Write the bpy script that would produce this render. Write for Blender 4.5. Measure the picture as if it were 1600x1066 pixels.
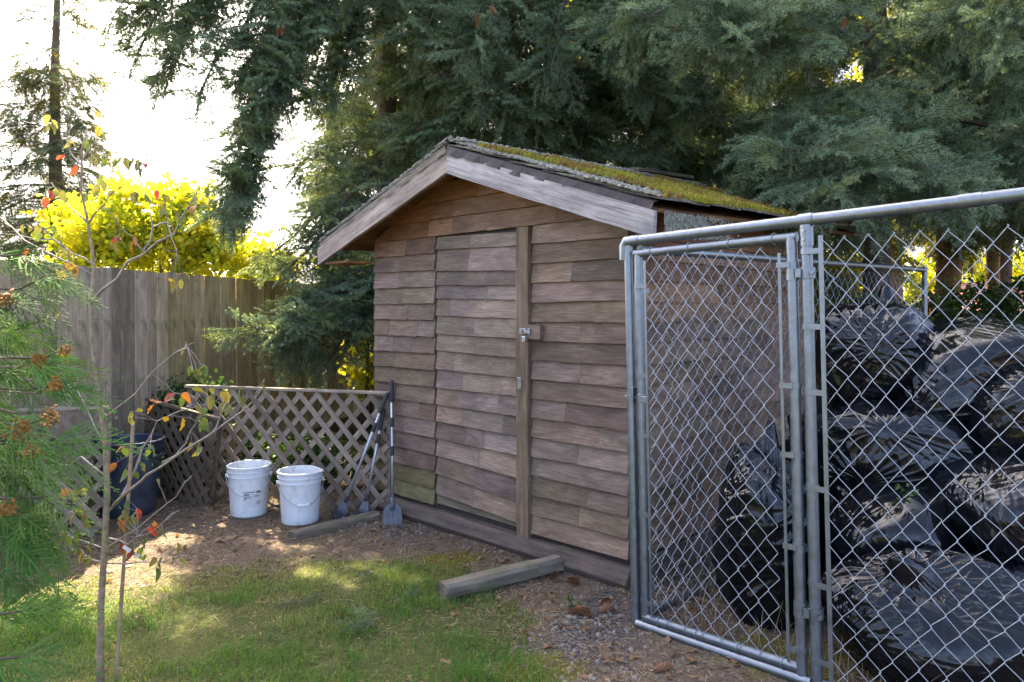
import bpy, bmesh, math, random
import numpy as np
from mathutils import Vector, Matrix, Euler, Quaternion

random.seed(7)
RNG = np.random.default_rng(7)
sc = bpy.context.scene
for o in list(bpy.data.objects):
    bpy.data.objects.remove(o)
R = math.radians

# ------------------------------------------------------------------ camera
F, CX, HY, CH = 1120.0, 800.0, 487.0, 1.5          # focal in photo pixels, principal column, horizon row, eye height
cam_d = bpy.data.cameras.new('camera')
cam = bpy.data.objects.new('camera', cam_d)
sc.collection.objects.link(cam)
cam.location = (0, 0, CH)
cam.rotation_euler = (R(90), 0, 0)
cam_d.sensor_width = 36.0
cam_d.lens = 36.0 * F / 1600.0
cam_d.shift_y = -(533 - HY) / 1600.0
cam_d.clip_start, cam_d.clip_end = 0.05, 900
sc.camera = cam
sc.render.resolution_x, sc.render.resolution_y = 1024, 682

# ------------------------------------------------------------------ sky, sun, exposure
SUN_AZ, SUN_EL = R(-20), R(42)
world = bpy.data.worlds.new('World')
sc.world = world
world.use_nodes = True
wn, wl = world.node_tree.nodes, world.node_tree.links
wn.clear()
sky = wn.new('ShaderNodeTexSky')
sky.sky_type = 'NISHITA'
sky.sun_disc = False
sky.sun_elevation = SUN_EL
sky.sun_rotation = SUN_AZ
sky.air_density, sky.dust_density, sky.ozone_density = 0.42, 4.5, 0.3
bg = wn.new('ShaderNodeBackground')
bg.inputs['Strength'].default_value = 0.15
wo = wn.new('ShaderNodeOutputWorld')
wl.new(sky.outputs[0], bg.inputs[0])
wl.new(bg.outputs[0], wo.inputs[0])
sun_d = bpy.data.lights.new('sun', 'SUN')
sun_d.energy = 4.8
sun_d.angle = R(0.53)
sun_d.color = (1.0, 0.85, 0.60)
sun = bpy.data.objects.new('sun', sun_d)
sc.collection.objects.link(sun)
SDIR = Vector((math.sin(SUN_AZ) * math.cos(SUN_EL), math.cos(SUN_AZ) * math.cos(SUN_EL), math.sin(SUN_EL)))
sun.rotation_euler = SDIR.to_track_quat('Z', 'Y').to_euler()
sun.location = (-6, 12, 14)
vs = sc.view_settings
vs.view_transform = 'Standard'
vs.look = 'None'
vs.exposure = 3.3
vs.gamma = 1.0
vs.use_curve_mapping = False
sc.cycles.use_denoising = True
sc.cycles.max_bounces = 6
sc.cycles.diffuse_bounces = 3
sc.cycles.glossy_bounces = 3
sc.cycles.transmission_bounces = 4
sc.cycles.sample_clamp_indirect = 6.0

# ------------------------------------------------------------------ helpers
def at(px, py, Y):
    return Vector(((px - CX) / F * Y, Y, CH + (HY - py) / F * Y))

def vnoise(P, seed=0):
    """smooth value noise in -1..1 for an (n,3) array"""
    P = np.asarray(P, float)
    I = np.floor(P).astype(np.int64)
    f = P - I
    f = f * f * (3 - 2 * f)
    out = np.zeros(len(P))
    for dx in (0, 1):
        wx = f[:, 0] if dx else 1 - f[:, 0]
        for dy in (0, 1):
            wy = f[:, 1] if dy else 1 - f[:, 1]
            for dz in (0, 1):
                wz = f[:, 2] if dz else 1 - f[:, 2]
                h = ((I[:, 0] + dx) * 374761393 + (I[:, 1] + dy) * 668265263 + (I[:, 2] + dz) * 2147483647 + seed * 1274126177) & 0xffffffff
                h = ((h ^ (h >> 13)) * 1274126177) & 0xffffffff
                h = (h ^ (h >> 16)) & 0xffff
                out += wx * wy * wz * (h / 32767.5 - 1)
    return out

def n2(x, y, s, seed=0):
    x = np.atleast_1d(np.asarray(x, float)); y = np.atleast_1d(np.asarray(y, float))
    return vnoise(np.stack([x * s, y * s, np.zeros_like(x) + 0.37], 1), seed)

def sstep(a, b, x):
    t = np.clip((x - a) / (b - a), 0, 1)
    return t * t * (3 - 2 * t)

def link(o, parent=None):
    sc.collection.objects.link(o)
    if parent is not None:
        o.parent = parent
    return o

def thing(name, label, cat, loc=(0, 0, 0), rz=0.0, group=None):
    o = bpy.data.objects.new(name, None)
    o.empty_display_size = 0.1
    o.location = loc
    o.rotation_euler = (0, 0, rz)
    link(o)
    return tag(o, label, cat, group)

def tag(o, label, cat=None, group=None, kind=None):
    if label: o['label'] = label
    if cat: o['category'] = cat
    if group: o['group'] = group
    if kind: o['kind'] = kind
    return o

def mesh(name, V, Fc, mat=None, smooth=False):
    me = bpy.data.meshes.new(name)
    if isinstance(V, np.ndarray) and isinstance(Fc, np.ndarray):
        n, k = Fc.shape
        me.vertices.add(len(V)); me.vertices.foreach_set('co', V.astype(np.float32).ravel())
        me.loops.add(n * k); me.loops.foreach_set('vertex_index', Fc.astype(np.int32).ravel())
        me.polygons.add(n)
        me.polygons.foreach_set('loop_start', np.arange(0, n * k, k, dtype=np.int32))
        me.update(calc_edges=True)
    else:
        me.from_pydata([tuple(v) for v in V], [], [tuple(f) for f in Fc])
        me.update()
    if mat: me.materials.append(mat)
    if smooth: me.polygons.foreach_set('use_smooth', [True] * len(me.polygons))
    return me

def obj(name, me, parent=None, loc=(0, 0, 0), rot=(0, 0, 0), color=None, kind=None, scale=None):
    o = bpy.data.objects.new(name, me)
    o.location = loc
    o.rotation_euler = rot
    if scale: o.scale = scale
    if color: o.color = (*color[:3], 1)
    if kind: o['kind'] = kind
    return link(o, parent)

class MB:
    """collects vertices and faces of one mesh"""
    def __init__(s): s.V, s.F = [], []
    def add(s, V, Fc):
        b = len(s.V)
        s.V += [tuple(v) for v in V]
        s.F += [tuple(i + b for i in f) for f in Fc]
        return s
    def box(s, x0, x1, y0, y1, z0, z1):
        V = [(x, y, z) for x in (x0, x1) for y in (y0, y1) for z in (z0, z1)]
        return s.add(V, [(0, 1, 3, 2), (4, 6, 7, 5), (0, 4, 5, 1), (2, 3, 7, 6), (0, 2, 6, 4), (1, 5, 7, 3)])
    def tube(s, pts, rad, n=8, caps=True):
        pts = [Vector(p) for p in pts]
        if not hasattr(rad, '__len__'): rad = [rad] * len(pts)
        V, Fc, prev = [], [], None
        for i, p in enumerate(pts):
            t = (pts[min(i + 1, len(pts) - 1)] - pts[max(i - 1, 0)]).normalized()
            if prev is None:
                a = Vector((0, 0, 1)) if abs(t.z) < 0.9 else Vector((1, 0, 0))
                prev = t.cross(a).normalized()
            u = (prev - t * prev.dot(t)).normalized(); prev = u
            w = t.cross(u)
            for k in range(n):
                q = 2 * math.pi * k / n
                V.append(p + (u * math.cos(q) + w * math.sin(q)) * rad[i])
        for i in range(len(pts) - 1):
            for k in range(n):
                a, b = i * n + k, i * n + (k + 1) % n
                Fc.append((a, b, b + n, a + n))
        if caps:
            Fc.append(tuple(range(n - 1, -1, -1)))
            Fc.append(tuple(range((len(pts) - 1) * n, len(pts) * n)))
        return s.add(V, Fc)
    def lathe(s, prof, n=32, c=(0, 0, 0)):
        V, Fc = [], []
        for r, z in prof:
            for k in range(n):
                q = 2 * math.pi * k / n
                V.append((c[0] + r * math.cos(q), c[1] + r * math.sin(q), c[2] + z))
        for i in range(len(prof) - 1):
            for k in range(n):
                a, b = i * n + k, i * n + (k + 1) % n
                Fc.append((a, b, b + n, a + n))
        return s.add(V, Fc)
    def mesh(s, name, mat, smooth=False): return mesh(name, s.V, s.F, mat, smooth)

def bevel(me, w=0.004, seg=2):
    bm = bmesh.new(); bm.from_mesh(me)
    bmesh.ops.remove_doubles(bm, verts=bm.verts, dist=1e-5)
    bmesh.ops.bevel(bm, geom=[e for e in bm.edges if e.calc_face_angle(0) > 0.6], offset=w, segments=seg, affect='EDGES', profile=0.6)
    bm.to_mesh(me); bm.free()
    return me

def smooth_by_angle(me, ang=0.7):
    bm = bmesh.new(); bm.from_mesh(me)
    for f in bm.faces: f.smooth = True
    for e in bm.edges: e.smooth = e.calc_face_angle(0) < ang
    bm.to_mesh(me); bm.free()
    return me

# ------------------------------------------------------------------ materials
class NT:
    def __init__(s, name):
        s.m = bpy.data.materials.new(name)
        s.m.use_nodes = True
        s.t = s.m.node_tree
        s.t.nodes.clear()
        s.out = s.t.nodes.new('ShaderNodeOutputMaterial')
    def n(s, t, **kw):
        nd = s.t.nodes.new(t)
        for k, v in kw.items():
            if k in nd.inputs: s.set(nd.inputs[k], v)
            else: setattr(nd, k, v)
        return nd
    def set(s, sock, v):
        if isinstance(v, bpy.types.NodeSocket): s.t.links.new(v, sock)
        else:
            if hasattr(sock.default_value, '__len__') and not hasattr(v, '__len__'): v = [v] * len(sock.default_value)
            elif hasattr(sock.default_value, '__len__') and len(sock.default_value) == 4 and len(v) == 3: v = (*v, 1)
            sock.default_value = v
    def coord(s, scale=(1, 1, 1), rnd=True, out='Object'):
        tc = s.n('ShaderNodeTexCoord')
        v = tc.outputs[out]
        if rnd:
            oi = s.n('ShaderNodeObjectInfo')
            mul = s.n('ShaderNodeVectorMath', operation='SCALE'); mul.inputs[0].default_value = (37, 19, 53)
            s.t.links.new(oi.outputs['Random'], mul.inputs['Scale'])
            ad = s.n('ShaderNodeVectorMath', operation='ADD')
            s.set(ad.inputs[0], v); s.set(ad.inputs[1], mul.outputs[0]); v = ad.outputs[0]
        mp = s.n('ShaderNodeMapping')
        s.set(mp.inputs['Vector'], v); mp.inputs['Scale'].default_value = scale
        return mp.outputs[0]
    def noise(s, vec, scale=5, detail=4, rough=0.55, dist=0.0):
        nd = s.n('ShaderNodeTexNoise', Scale=scale, Detail=detail, Roughness=rough, Distortion=dist)
        s.set(nd.inputs['Vector'], vec)
        return nd.outputs['Fac']
    def ramp(s, fac, stops, interp='LINEAR'):
        nd = s.n('ShaderNodeValToRGB')
        s.set(nd.inputs[0], fac)
        cr = nd.color_ramp; cr.interpolation = interp
        while len(cr.elements) < len(stops): cr.elements.new(0.5)
        for e, (p, c) in zip(cr.elements, stops):
            e.position = p
            e.color = (*c, 1) if hasattr(c, '__len__') else (c, c, c, 1)
        return nd.outputs[0]
    def mix(s, fac, a, b, mode='MIX'):
        nd = s.n('ShaderNodeMix', data_type='RGBA', blend_type=mode)
        s.set(nd.inputs[0], fac); s.set(nd.inputs[6], a); s.set(nd.inputs[7], b)
        return nd.outputs[2]
    def math(s, op, a, b=0.0):
        nd = s.n('ShaderNodeMath', operation=op)
        s.set(nd.inputs[0], a); s.set(nd.inputs[1], b)
        return nd.outputs[0]
    def bump(s, h, strength=0.3, dist=0.01):
        nd = s.n('ShaderNodeBump', Strength=strength, Distance=dist)
        s.set(nd.inputs['Height'], h)
        return nd.outputs[0]
    def bsdf(s, **kw):
        p = s.n('ShaderNodeBsdfPrincipled')
        for k, v in kw.items():
            s.set(p.inputs[k.replace('_', ' ')], v)
        return p
    def done(s, shader):
        s.t.links.new(shader.outputs[0] if hasattr(shader, 'outputs') else shader, s.out.inputs['Surface'])
        return s.m

def wood(name, base, dark, light, grain=60, along=(2.2, 1, 1), obj_color=True, moss=0.0, rough=0.85, bump=0.35, mossz=None):
    t = NT(name)
    v = t.coord((along[0], grain * along[1], grain * along[2]))
    g = t.noise(v, 1.0, 7, 0.72, 0.4)
    v2 = t.coord((3, 9, 9))
    b = t.noise(v2, 1.0, 5, 0.6, 0.6)
    col = t.ramp(g, [(0.3, dark), (0.5, base), (0.72, light)])
    col = t.mix(t.ramp(b, [(0.32, 0.75), (0.62, 0.0)]), col, tuple(c * 0.42 for c in base))
    fl = t.noise(t.coord((14, 60, 60)), 1.0, 3, 0.7)
    col = t.mix(t.ramp(fl, [(0.62, 0.0), (0.78, 0.28)]), col, tuple(min(1, c * 1.4) for c in light))
    if obj_color:
        oi = t.n('ShaderNodeObjectInfo')
        col = t.mix(1.0, col, oi.outputs['Color'], 'MULTIPLY')
    if moss > 0:
        mm = t.noise(t.coord((6, 6, 6), rnd=False, out='Object'), 1.0, 5, 0.65)
        fac = t.ramp(mm, [(0.62 - moss * 0.25, 0.0), (0.75 - moss * 0.15, 0.85)])
        if mossz:
            gz = t.n('ShaderNodeNewGeometry'); sx = t.n('ShaderNodeSeparateXYZ')
            t.set(sx.inputs[0], gz.outputs['Position'])
            mr = t.n('ShaderNodeMapRange'); t.set(mr.inputs[0], sx.outputs[2])
            mr.inputs[1].default_value, mr.inputs[2].default_value = mossz
            mr.inputs[3].default_value, mr.inputs[4].default_value = 1.0, 0.0
            fac = t.math('MULTIPLY', fac, mr.outputs[0])
        col = t.mix(fac, col, (0.10, 0.13, 0.045))
    h = t.math('ADD', g, t.math('MULTIPLY', fl, 0.4))
    return t.done(t.bsdf(Base_Color=col, Roughness=rough, Specular_IOR_Level=0.25, Normal=t.bump(h, bump, 0.006)))

def plain(name, col, rough=0.5, metal=0.0, var=0.25, scale=12, spec=0.5, bump=0.0, dirt=None, obj_color=False):
    t = NT(name)
    n = t.noise(t.coord((1, 1, 1)), scale, 5, 0.6)
    c = t.ramp(n, [(0.3, tuple(x * (1 - var) for x in col)), (0.7, tuple(min(1, x * (1 + var)) for x in col))])
    if dirt:
        d = t.noise(t.coord((1, 1, 1)), scale * 0.6, 6, 0.7, 0.5)
        c = t.mix(t.ramp(d, [(0.52, 0.0), (0.70, dirt[1])]), c, dirt[0])
    if obj_color:
        oi = t.n('ShaderNodeObjectInfo')
        c = t.mix(1.0, c, oi.outputs['Color'], 'MULTIPLY')
    rg = t.ramp(n, [(0.2, rough * 0.8), (0.8, min(1, rough * 1.2))])
    p = t.bsdf(Base_Color=c, Roughness=rg, Metallic=metal, Specular_IOR_Level=spec)
    if bump: t.set(p.inputs['Normal'], t.bump(n, bump, 0.004))
    return t.done(p)

def leaf_mat(name, c0, c1, trans=0.4, rough=0.5, attr=None, obj_color=False, spec=0.35, tmul=None, per_instance=True, growth=False):
    t = NT(name)
    n = t.noise(t.coord((1, 1, 1), rnd=True), 7, 3, 0.6)
    if attr:
        a = t.n('ShaderNodeAttribute', attribute_name=attr).outputs['Fac']
        f = t.math('ADD', t.math('MULTIPLY', a, 0.75), t.math('MULTIPLY', n, 0.25))
    elif per_instance:
        oi = t.n('ShaderNodeObjectInfo')
        f = t.math('ADD', t.math('MULTIPLY', oi.outputs['Random'], 0.55), t.math('MULTIPLY', n, 0.45))
    else:
        f = n
    if growth:
        g = t.n('ShaderNodeAttribute', attribute_name='growth').outputs['Fac']
        f = t.math('ADD', t.math('MULTIPLY', f, 0.45), t.math('MULTIPLY', g, 0.6))
    c = t.ramp(f, [(0.2, c0), (0.64 if growth else 0.8, c1)])
    if obj_color:
        oi = t.n('ShaderNodeObjectInfo')
        c = t.mix(1.0, c, oi.outputs['Color'], 'MULTIPLY')
    p = t.bsdf(Base_Color=c, Roughness=rough, Specular_IOR_Level=spec)
    tr = t.n('ShaderNodeBsdfTranslucent')
    t.set(tr.inputs[0], t.mix(1.0, c, tmul or (1.3, 1.25, 0.6), 'MULTIPLY'))
    mx = t.n('ShaderNodeMixShader'); mx.inputs[0].default_value = trans
    t.t.links.new(p.outputs[0], mx.inputs[1]); t.t.links.new(tr.outputs[0], mx.inputs[2])
    return t.done(mx)

M = {}
M['siding'] = wood('weathered_siding', (0.225, 0.162, 0.120), (0.105, 0.074, 0.055), (0.325, 0.256, 0.204), grain=130, along=(9, 1, 1))
M['door'] = wood('weathered_door_wood', (0.25, 0.187, 0.146), (0.122, 0.089, 0.069), (0.355, 0.285, 0.236), grain=130, along=(9, 1, 1))
M['post'] = wood('weathered_post', (0.20, 0.155, 0.115), (0.09, 0.07, 0.055), (0.33, 0.28, 0.22), grain=40, bump=0.6)
M['fascia'] = wood('weathered_fascia', (0.37, 0.335, 0.31), (0.10, 0.082, 0.075), (0.56, 0.53, 0.50), grain=45, bump=0.5)
M['soffit'] = wood('sheltered_cedar', (0.26, 0.135, 0.06), (0.13, 0.06, 0.025), (0.36, 0.20, 0.095), grain=40)
M['fence'] = wood('fence_cedar', (0.46, 0.345, 0.235), (0.27, 0.20, 0.135), (0.60, 0.475, 0.345), grain=45, moss=0.3)
M['lattice'] = wood('lattice_wood', (0.31, 0.245, 0.185), (0.15, 0.115, 0.085), (0.42, 0.345, 0.275), grain=60)
M['lattice_dark'] = wood('dark_lattice_wood', (0.12, 0.088, 0.06), (0.05, 0.038, 0.026), (0.19, 0.145, 0.105), grain=60)  # same lattice wood in a darker brown
M['timber'] = wood('old_timber', (0.19, 0.16, 0.115), (0.075, 0.06, 0.045), (0.31, 0.265, 0.205), grain=30, bump=0.8, moss=0.15)
M['sill'] = wood('sill_beam_wood', (0.19, 0.145, 0.125), (0.08, 0.06, 0.052), (0.27, 0.22, 0.2), grain=30, bump=0.8, moss=0.25)
M['inner'] = plain('dark_sheathing', (0.035, 0.028, 0.024), 0.9)
M['shingle'] = plain('old_shingle', (0.13, 0.115, 0.10), 0.95, var=0.5, scale=40, bump=0.6, dirt=((0.34, 0.35, 0.28), 0.7), obj_color=True)
M['felt'] = plain('torn_felt', (0.055, 0.042, 0.040), 0.8, var=0.4, scale=20, bump=0.4)
M['galv'] = plain('galvanised_steel', (0.215, 0.235, 0.25), 0.42, metal=0.85, var=0.16, scale=26, bump=0.05, dirt=((0.19, 0.19, 0.185), 0.5))
M['wire'] = plain('galvanised_wire', (0.30, 0.32, 0.335), 0.45, metal=0.7, var=0.12, scale=20)
M['steel'] = plain('hardware_steel', (0.42, 0.42, 0.41), 0.4, metal=0.85, var=0.3, scale=60, dirt=((0.2, 0.11, 0.06), 0.5))
M['alu'] = plain('pole_aluminium', (0.45, 0.47, 0.50), 0.42, metal=0.75, var=0.15, scale=30)
M['grip'] = plain('black_foam_grip', (0.028, 0.03, 0.033), 0.75, var=0.3, scale=60)
M['blade'] = plain('grey_plastic_blade', (0.085, 0.095, 0.11), 0.55, var=0.3, scale=25, dirt=((0.2, 0.17, 0.13), 0.5))
M['bin'] = plain('navy_plastic', (0.022, 0.032, 0.055), 0.42, var=0.3, scale=8, dirt=((0.12, 0.11, 0.10), 0.4))
M['bucket'] = plain('white_plastic', (0.68, 0.70, 0.71), 0.42, var=0.05, scale=38, dirt=((0.36, 0.32, 0.26), 0.5))
M['ink'] = plain('label_ink', (0.045, 0.045, 0.05), 0.6, var=0.2)
M['paper'] = plain('label_paper', (0.60, 0.61, 0.60), 0.6, var=0.07)
M['bamboo'] = wood('bamboo_cane', (0.38, 0.26, 0.16), (0.26, 0.17, 0.10), (0.47, 0.34, 0.22), grain=40, obj_color=False)
M['white'] = plain('white_tag', (0.75, 0.76, 0.76), 0.5, var=0.06)
M['sapbark'] = plain('sapling_bark', (0.27, 0.20, 0.125), 0.8, var=0.45, scale=35, bump=0.5, dirt=((0.11, 0.12, 0.05), 0.6))
M['sapbark2'] = plain('twig_bark', (0.25, 0.205, 0.17), 0.75, var=0.35, scale=30, bump=0.3)
M['bark'] = plain('spruce_bark', (0.115, 0.082, 0.064), 0.95, var=0.6, scale=26, bump=1.0, dirt=((0.22, 0.16, 0.13), 0.7))
M['redbark'] = plain('red_trunk_bark', (0.30, 0.165, 0.085), 0.9, var=0.5, scale=14, bump=1.0, dirt=((0.12, 0.07, 0.045), 0.7))
M['twig'] = plain('spruce_twig', (0.075, 0.052, 0.036), 0.9, var=0.4, scale=20)
M['cone'] = plain('spruce_cone_scale', (0.17, 0.075, 0.032), 0.7, var=0.35, scale=40)
M['needle'] = leaf_mat('blue_spruce_needle', (0.040, 0.078, 0.034), (0.20, 0.30, 0.185), 0.22, 0.5, tmul=(1.5, 1.35, 0.45), growth=True)
M['needle2'] = leaf_mat('dark_spruce_needle', (0.036, 0.066, 0.024), (0.155, 0.225, 0.10), 0.3, 0.55, tmul=(1.6, 1.4, 0.4), growth=True)
M['needle3'] = leaf_mat('olive_conifer_needle', (0.085, 0.10, 0.022), (0.20, 0.20, 0.045), 0.5, 0.55, tmul=(1.5, 1.3, 0.4), growth=True)
M['yellow'] = leaf_mat('autumn_yellow_leaf', (0.17, 0.27, 0.02), (0.58, 0.54, 0.035), 0.62, 0.5, tmul=(1.5, 1.35, 0.5))
M['ivy'] = leaf_mat('ivy_leaf', (0.025, 0.06, 0.016), (0.085, 0.14, 0.035), 0.3, 0.4)
M['sapleaf'] = leaf_mat('sapling_leaf', (0.72, 0.72, 0.72), (1.0, 1.0, 1.0), 0.42, 0.5, obj_color=True, tmul=(1.25, 1.15, 0.7))
M['cedar'] = leaf_mat('cedar_scale_leaf', (0.045, 0.105, 0.022), (0.105, 0.190, 0.045), 0.2, 0.8, obj_color=True, spec=0.1)
M['seed'] = plain('cedar_seed_cone', (0.30, 0.155, 0.035), 0.75, var=0.4, scale=60)
M['grass'] = leaf_mat('grass_blade', (0.060, 0.165, 0.016), (0.31, 0.27, 0.095), 0.4, 0.5, attr='dry')
M['straw'] = leaf_mat('dry_litter', (0.10, 0.066, 0.044), (0.36, 0.275, 0.175), 0.15, 0.8, attr='dry', spec=0.1)
M['deadleaf'] = leaf_mat('dead_leaf', (0.115, 0.060, 0.032), (0.27, 0.155, 0.07), 0.25, 0.7)
M['moss'] = leaf_mat('roof_moss', (0.17, 0.095, 0.032), (0.23, 0.215, 0.026), 0.1, 0.9, attr='dry', spec=0.05)
M['lichen'] = plain('grey_lichen', (0.185, 0.175, 0.135), 0.95, var=0.55, scale=60, bump=0.5, spec=0.1)
M['pebble'] = plain('gravel_stone', (0.15, 0.13, 0.112), 0.8, var=0.5, scale=9, dirt=((0.15, 0.11, 0.085), 0.6))

def bag_material():
    t = NT('black_polythene')
    v = t.coord((1, 1, 1))
    h = t.math('ADD', t.noise(v, 9, 3, 0.5, 0.6), t.math('MULTIPLY', t.noise(v, 38, 3, 0.6, 1.5), 0.22))
    rg = t.ramp(t.noise(v, 6, 3, 0.5), [(0.3, 0.05), (0.7, 0.11)])
    return t.done(t.bsdf(Base_Color=(0.004, 0.0045, 0.006), Roughness=rg, Specular_IOR_Level=0.40,
                         Normal=t.bump(h, 0.12, 0.03)))
M['bag'] = bag_material()

def ground_material():
    t = NT('yard_ground')
    v = t.coord((1, 1, 1), rnd=False)
    at_ = lambda nme: t.n('ShaderNodeAttribute', attribute_name=nme).outputs['Fac']
    br = t.math('SUBTRACT', t.noise(v, 9, 6, 0.7), 0.5)
    fine = t.noise(v, 60, 5, 0.7)
    mid = t.noise(v, 14, 5, 0.65)
    soil = t.ramp(fine, [(0.25, (0.045, 0.035, 0.026)), (0.5, (0.135, 0.106, 0.078)), (0.75, (0.28, 0.225, 0.165))])
    soil = t.mix(t.ramp(mid, [(0.4, 0.0), (0.65, 0.6)]), soil, (0.072, 0.052, 0.038))
    turf = t.ramp(fine, [(0.3, (0.030, 0.036, 0.013)), (0.55, (0.078, 0.088, 0.027)), (0.8, (0.15, 0.13, 0.055))])
    vo = t.n('ShaderNodeTexVoronoi', Scale=55.0); t.set(vo.inputs['Vector'], v)
    grav = t.ramp(vo.outputs['Distance'], [(0.0, (0.15, 0.145, 0.14)), (0.45, (0.10, 0.092, 0.088)), (0.7, (0.05, 0.042, 0.036))])
    mossc = t.ramp(fine, [(0.3, (0.06, 0.058, 0.012)), (0.7, (0.17, 0.145, 0.03))])
    far = t.ramp(mid, [(0.3, (0.035, 0.03, 0.018)), (0.7, (0.09, 0.085, 0.03))])
    def m(name, a, b):
        f = t.math('ADD', at_(name), t.math('MULTIPLY', br, 1.3))
        return t.mix(t.ramp(f, [(0.38, 0.0), (0.62, 1.0)]), a, b)
    c = m('grass', soil, turf)
    c = m('gravel', c, grav)
    c = m('mossy', c, mossc)
    c = t.mix(at_('far'), c, far)
    h = t.math('ADD', fine, t.math('MULTIPLY', mid, 1.5))
    return t.done(t.bsdf(Base_Color=c, Roughness=0.95, Specular_IOR_Level=0.1, Normal=t.bump(h, 0.9, 0.02)))

# ------------------------------------------------------------------ ground
GX = [-4, -2.6, -1.9, -1.5, -1.1, -0.6, -0.2, 0.05, 0.2, 0.35]
GY = [4.2, 4.1, 4.05, 4.3, 4.35, 4.2, 3.85, 3.4, 2.95, 2.2]
def grass_mask(x, y):
    b = np.interp(x, GX, GY)
    m = 0.42 + (b - y) * 0.75 + 0.30 * n2(x, y, 2.2, 5)
    m = m + 0.12 * n2(x, y, 6, 6)
    m = np.where(x > 0.45, 0.12 + 0.35 * n2(x, y, 2.5, 8), m)
    m = np.where(y > 5.6, np.minimum(m, 0.1), m)
    return np.clip(m, 0, 1)
def blob(x, y, cx, cy, rx, ry): return np.exp(-(((x - cx) / rx) ** 2 + ((y - cy) / ry) ** 2))
def gravel_mask(x, y):
    g = 0.8 * blob(x, y, 0.46, 3.55, 0.24, 0.36) + 0.9 * blob(x, y, -0.72, 4.95, 0.3, 0.22) + 0.5 * blob(x, y, 0.28, 3.15, 0.25, 0.3) + 0.45 * blob(x, y, -0.2, 4.45, 0.3, 0.2) + 0.7 * blob(x, y, 0.85, 3.7, 0.3, 0.25)
    return np.clip(g + 0.25 * n2(x, y, 5, 15) * (g > 0.15), 0, 1)
def moss_mask(x, y):
    g = 0.95 * blob(x, y, -0.35, 4.35, 0.25, 0.16) + 0.8 * blob(x, y, 0.12, 3.0, 0.25, 0.2) + 0.8 * blob(x, y, 1.25, 3.1, 0.4, 0.3) + 0.7 * blob(x, y, -0.55, 4.05, 0.4, 0.15)
    return np.clip(g, 0, 1)
def gz(x, y):
    x = np.atleast_1d(np.asarray(x, float)); y = np.atleast_1d(np.asarray(y, float))
    near = np.exp(-((x / 9) ** 2 + ((y - 4) / 9) ** 2))
    return near * (0.010 * n2(x, y, 1.3, 1) + 0.008 * n2(x, y, 4.1, 2) + 0.005 * n2(x, y, 11, 3))
def g1(x, y): return float(gz(x, y)[0])

def build_ground():
    near = lambda a, b, st: np.arange(a, b, st)
    far = lambda a, m, k: a * np.geomspace(1, m / a, k)[1:]
    xs = np.concatenate([-far(5, 260, 16)[::-1], near(-5, 5.001, 0.05), far(5, 260, 16)])
    ys = np.concatenate([-far(3, 120, 10)[::-1] + 0, near(-3, 1.2, 0.3), near(1.2, 8, 0.05), near(8, 12.01, 0.25), far(12, 420, 16)])
    X, Y = np.meshgrid(xs, ys)
    x, y = X.ravel(), Y.ravel()
    z = gz(x, y)
    V = np.stack([x, y, z], 1)
    nx, ny = len(xs), len(ys)
    i = np.arange((nx - 1) * (ny - 1)); r, c = i // (nx - 1), i % (nx - 1)
    a = r * nx + c
    Fc = np.stack([a, a + 1, a + nx + 1, a + nx], 1)
    me = mesh('ground', V, Fc, ground_material(), True)
    for nme, fn in (('grass', grass_mask), ('gravel', gravel_mask), ('mossy', moss_mask), ('far', lambda x, y: sstep(6.5, 9, y) + sstep(5, 7, np.abs(x)))):
        at_ = me.attributes.new(nme, 'FLOAT', 'POINT')
        at_.data.foreach_set('value', np.clip(fn(x, y), 0, 1).astype(np.float32))
    o = obj('ground', me)
    tag(o, 'brown dirt and patchy lawn ground of the yard', None, None, 'structure')
build_ground()

# ------------------------------------------------------------------ garden shed
SC = (0.648, 3.925)
W, D, OV, EV, PITCH = 2.35, 2.52, 0.28, 0.345, 0.34
SA = math.atan2(-0.691, 0.722)
RIDGE = 2.50
shed = thing('garden_shed', 'small weathered cedar lap-sided garden shed with mossy gable roof', 'shed', (SC[0], SC[1], 0), SA)
XC = -W / 2
def rz_under(x): return RIDGE - PITCH * abs(x - XC)

def lap(L, h, hr=None, t=0.021, seg=6, seed=0, cut0=0.0, cut1=0.0, top=None):
    """lap board, local X 0..L, bottom at z 0, wedge section; h/hr heights at both ends, cut: ends pulled in at the top"""
    rs = np.random.default_rng(seed)
    hr = h if hr is None else hr
    V, Fc = [], []
    for i in range(seg + 1):
        f = i / seg
        x = f * L
        hh = h + (hr - h) * f
        jz = rs.normal(0, 0.0012)
        jy = rs.normal(0, 0.0012)
        xt = cut0 + (L - cut0 - cut1) * f
        V += [(x, -0.007 + jy, jz), (x, -0.007 - t + jy, jz + 0.0005), (xt, -0.006 + jy * 0.3, hh), (xt, -0.0005, hh)]
    for i in range(seg):
        a, b = i * 4, i * 4 + 4
        Fc += [(a, b, b + 1, a + 1), (a + 1, b + 1, b + 2, a + 2), (a + 2, b + 2, b + 3, a + 3), (a + 3, b + 3, b, a)]
    Fc += [(0, 1, 2, 3), tuple(seg * 4 + k for k in (3, 2, 1, 0))]
    return V, Fc

def wood_tone(rs, warm=0.0, dark=1.0):
    v = rs.choice([0.70, 0.82, 0.92, 0.98, 1.05, 1.16]) * rs.uniform(0.94, 1.06) * dark
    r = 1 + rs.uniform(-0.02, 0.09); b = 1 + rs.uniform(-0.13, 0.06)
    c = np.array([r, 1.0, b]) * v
    return tuple(c * (1 - warm) + np.array([1.75, 1.02, 0.55]) * v * warm)

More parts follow.
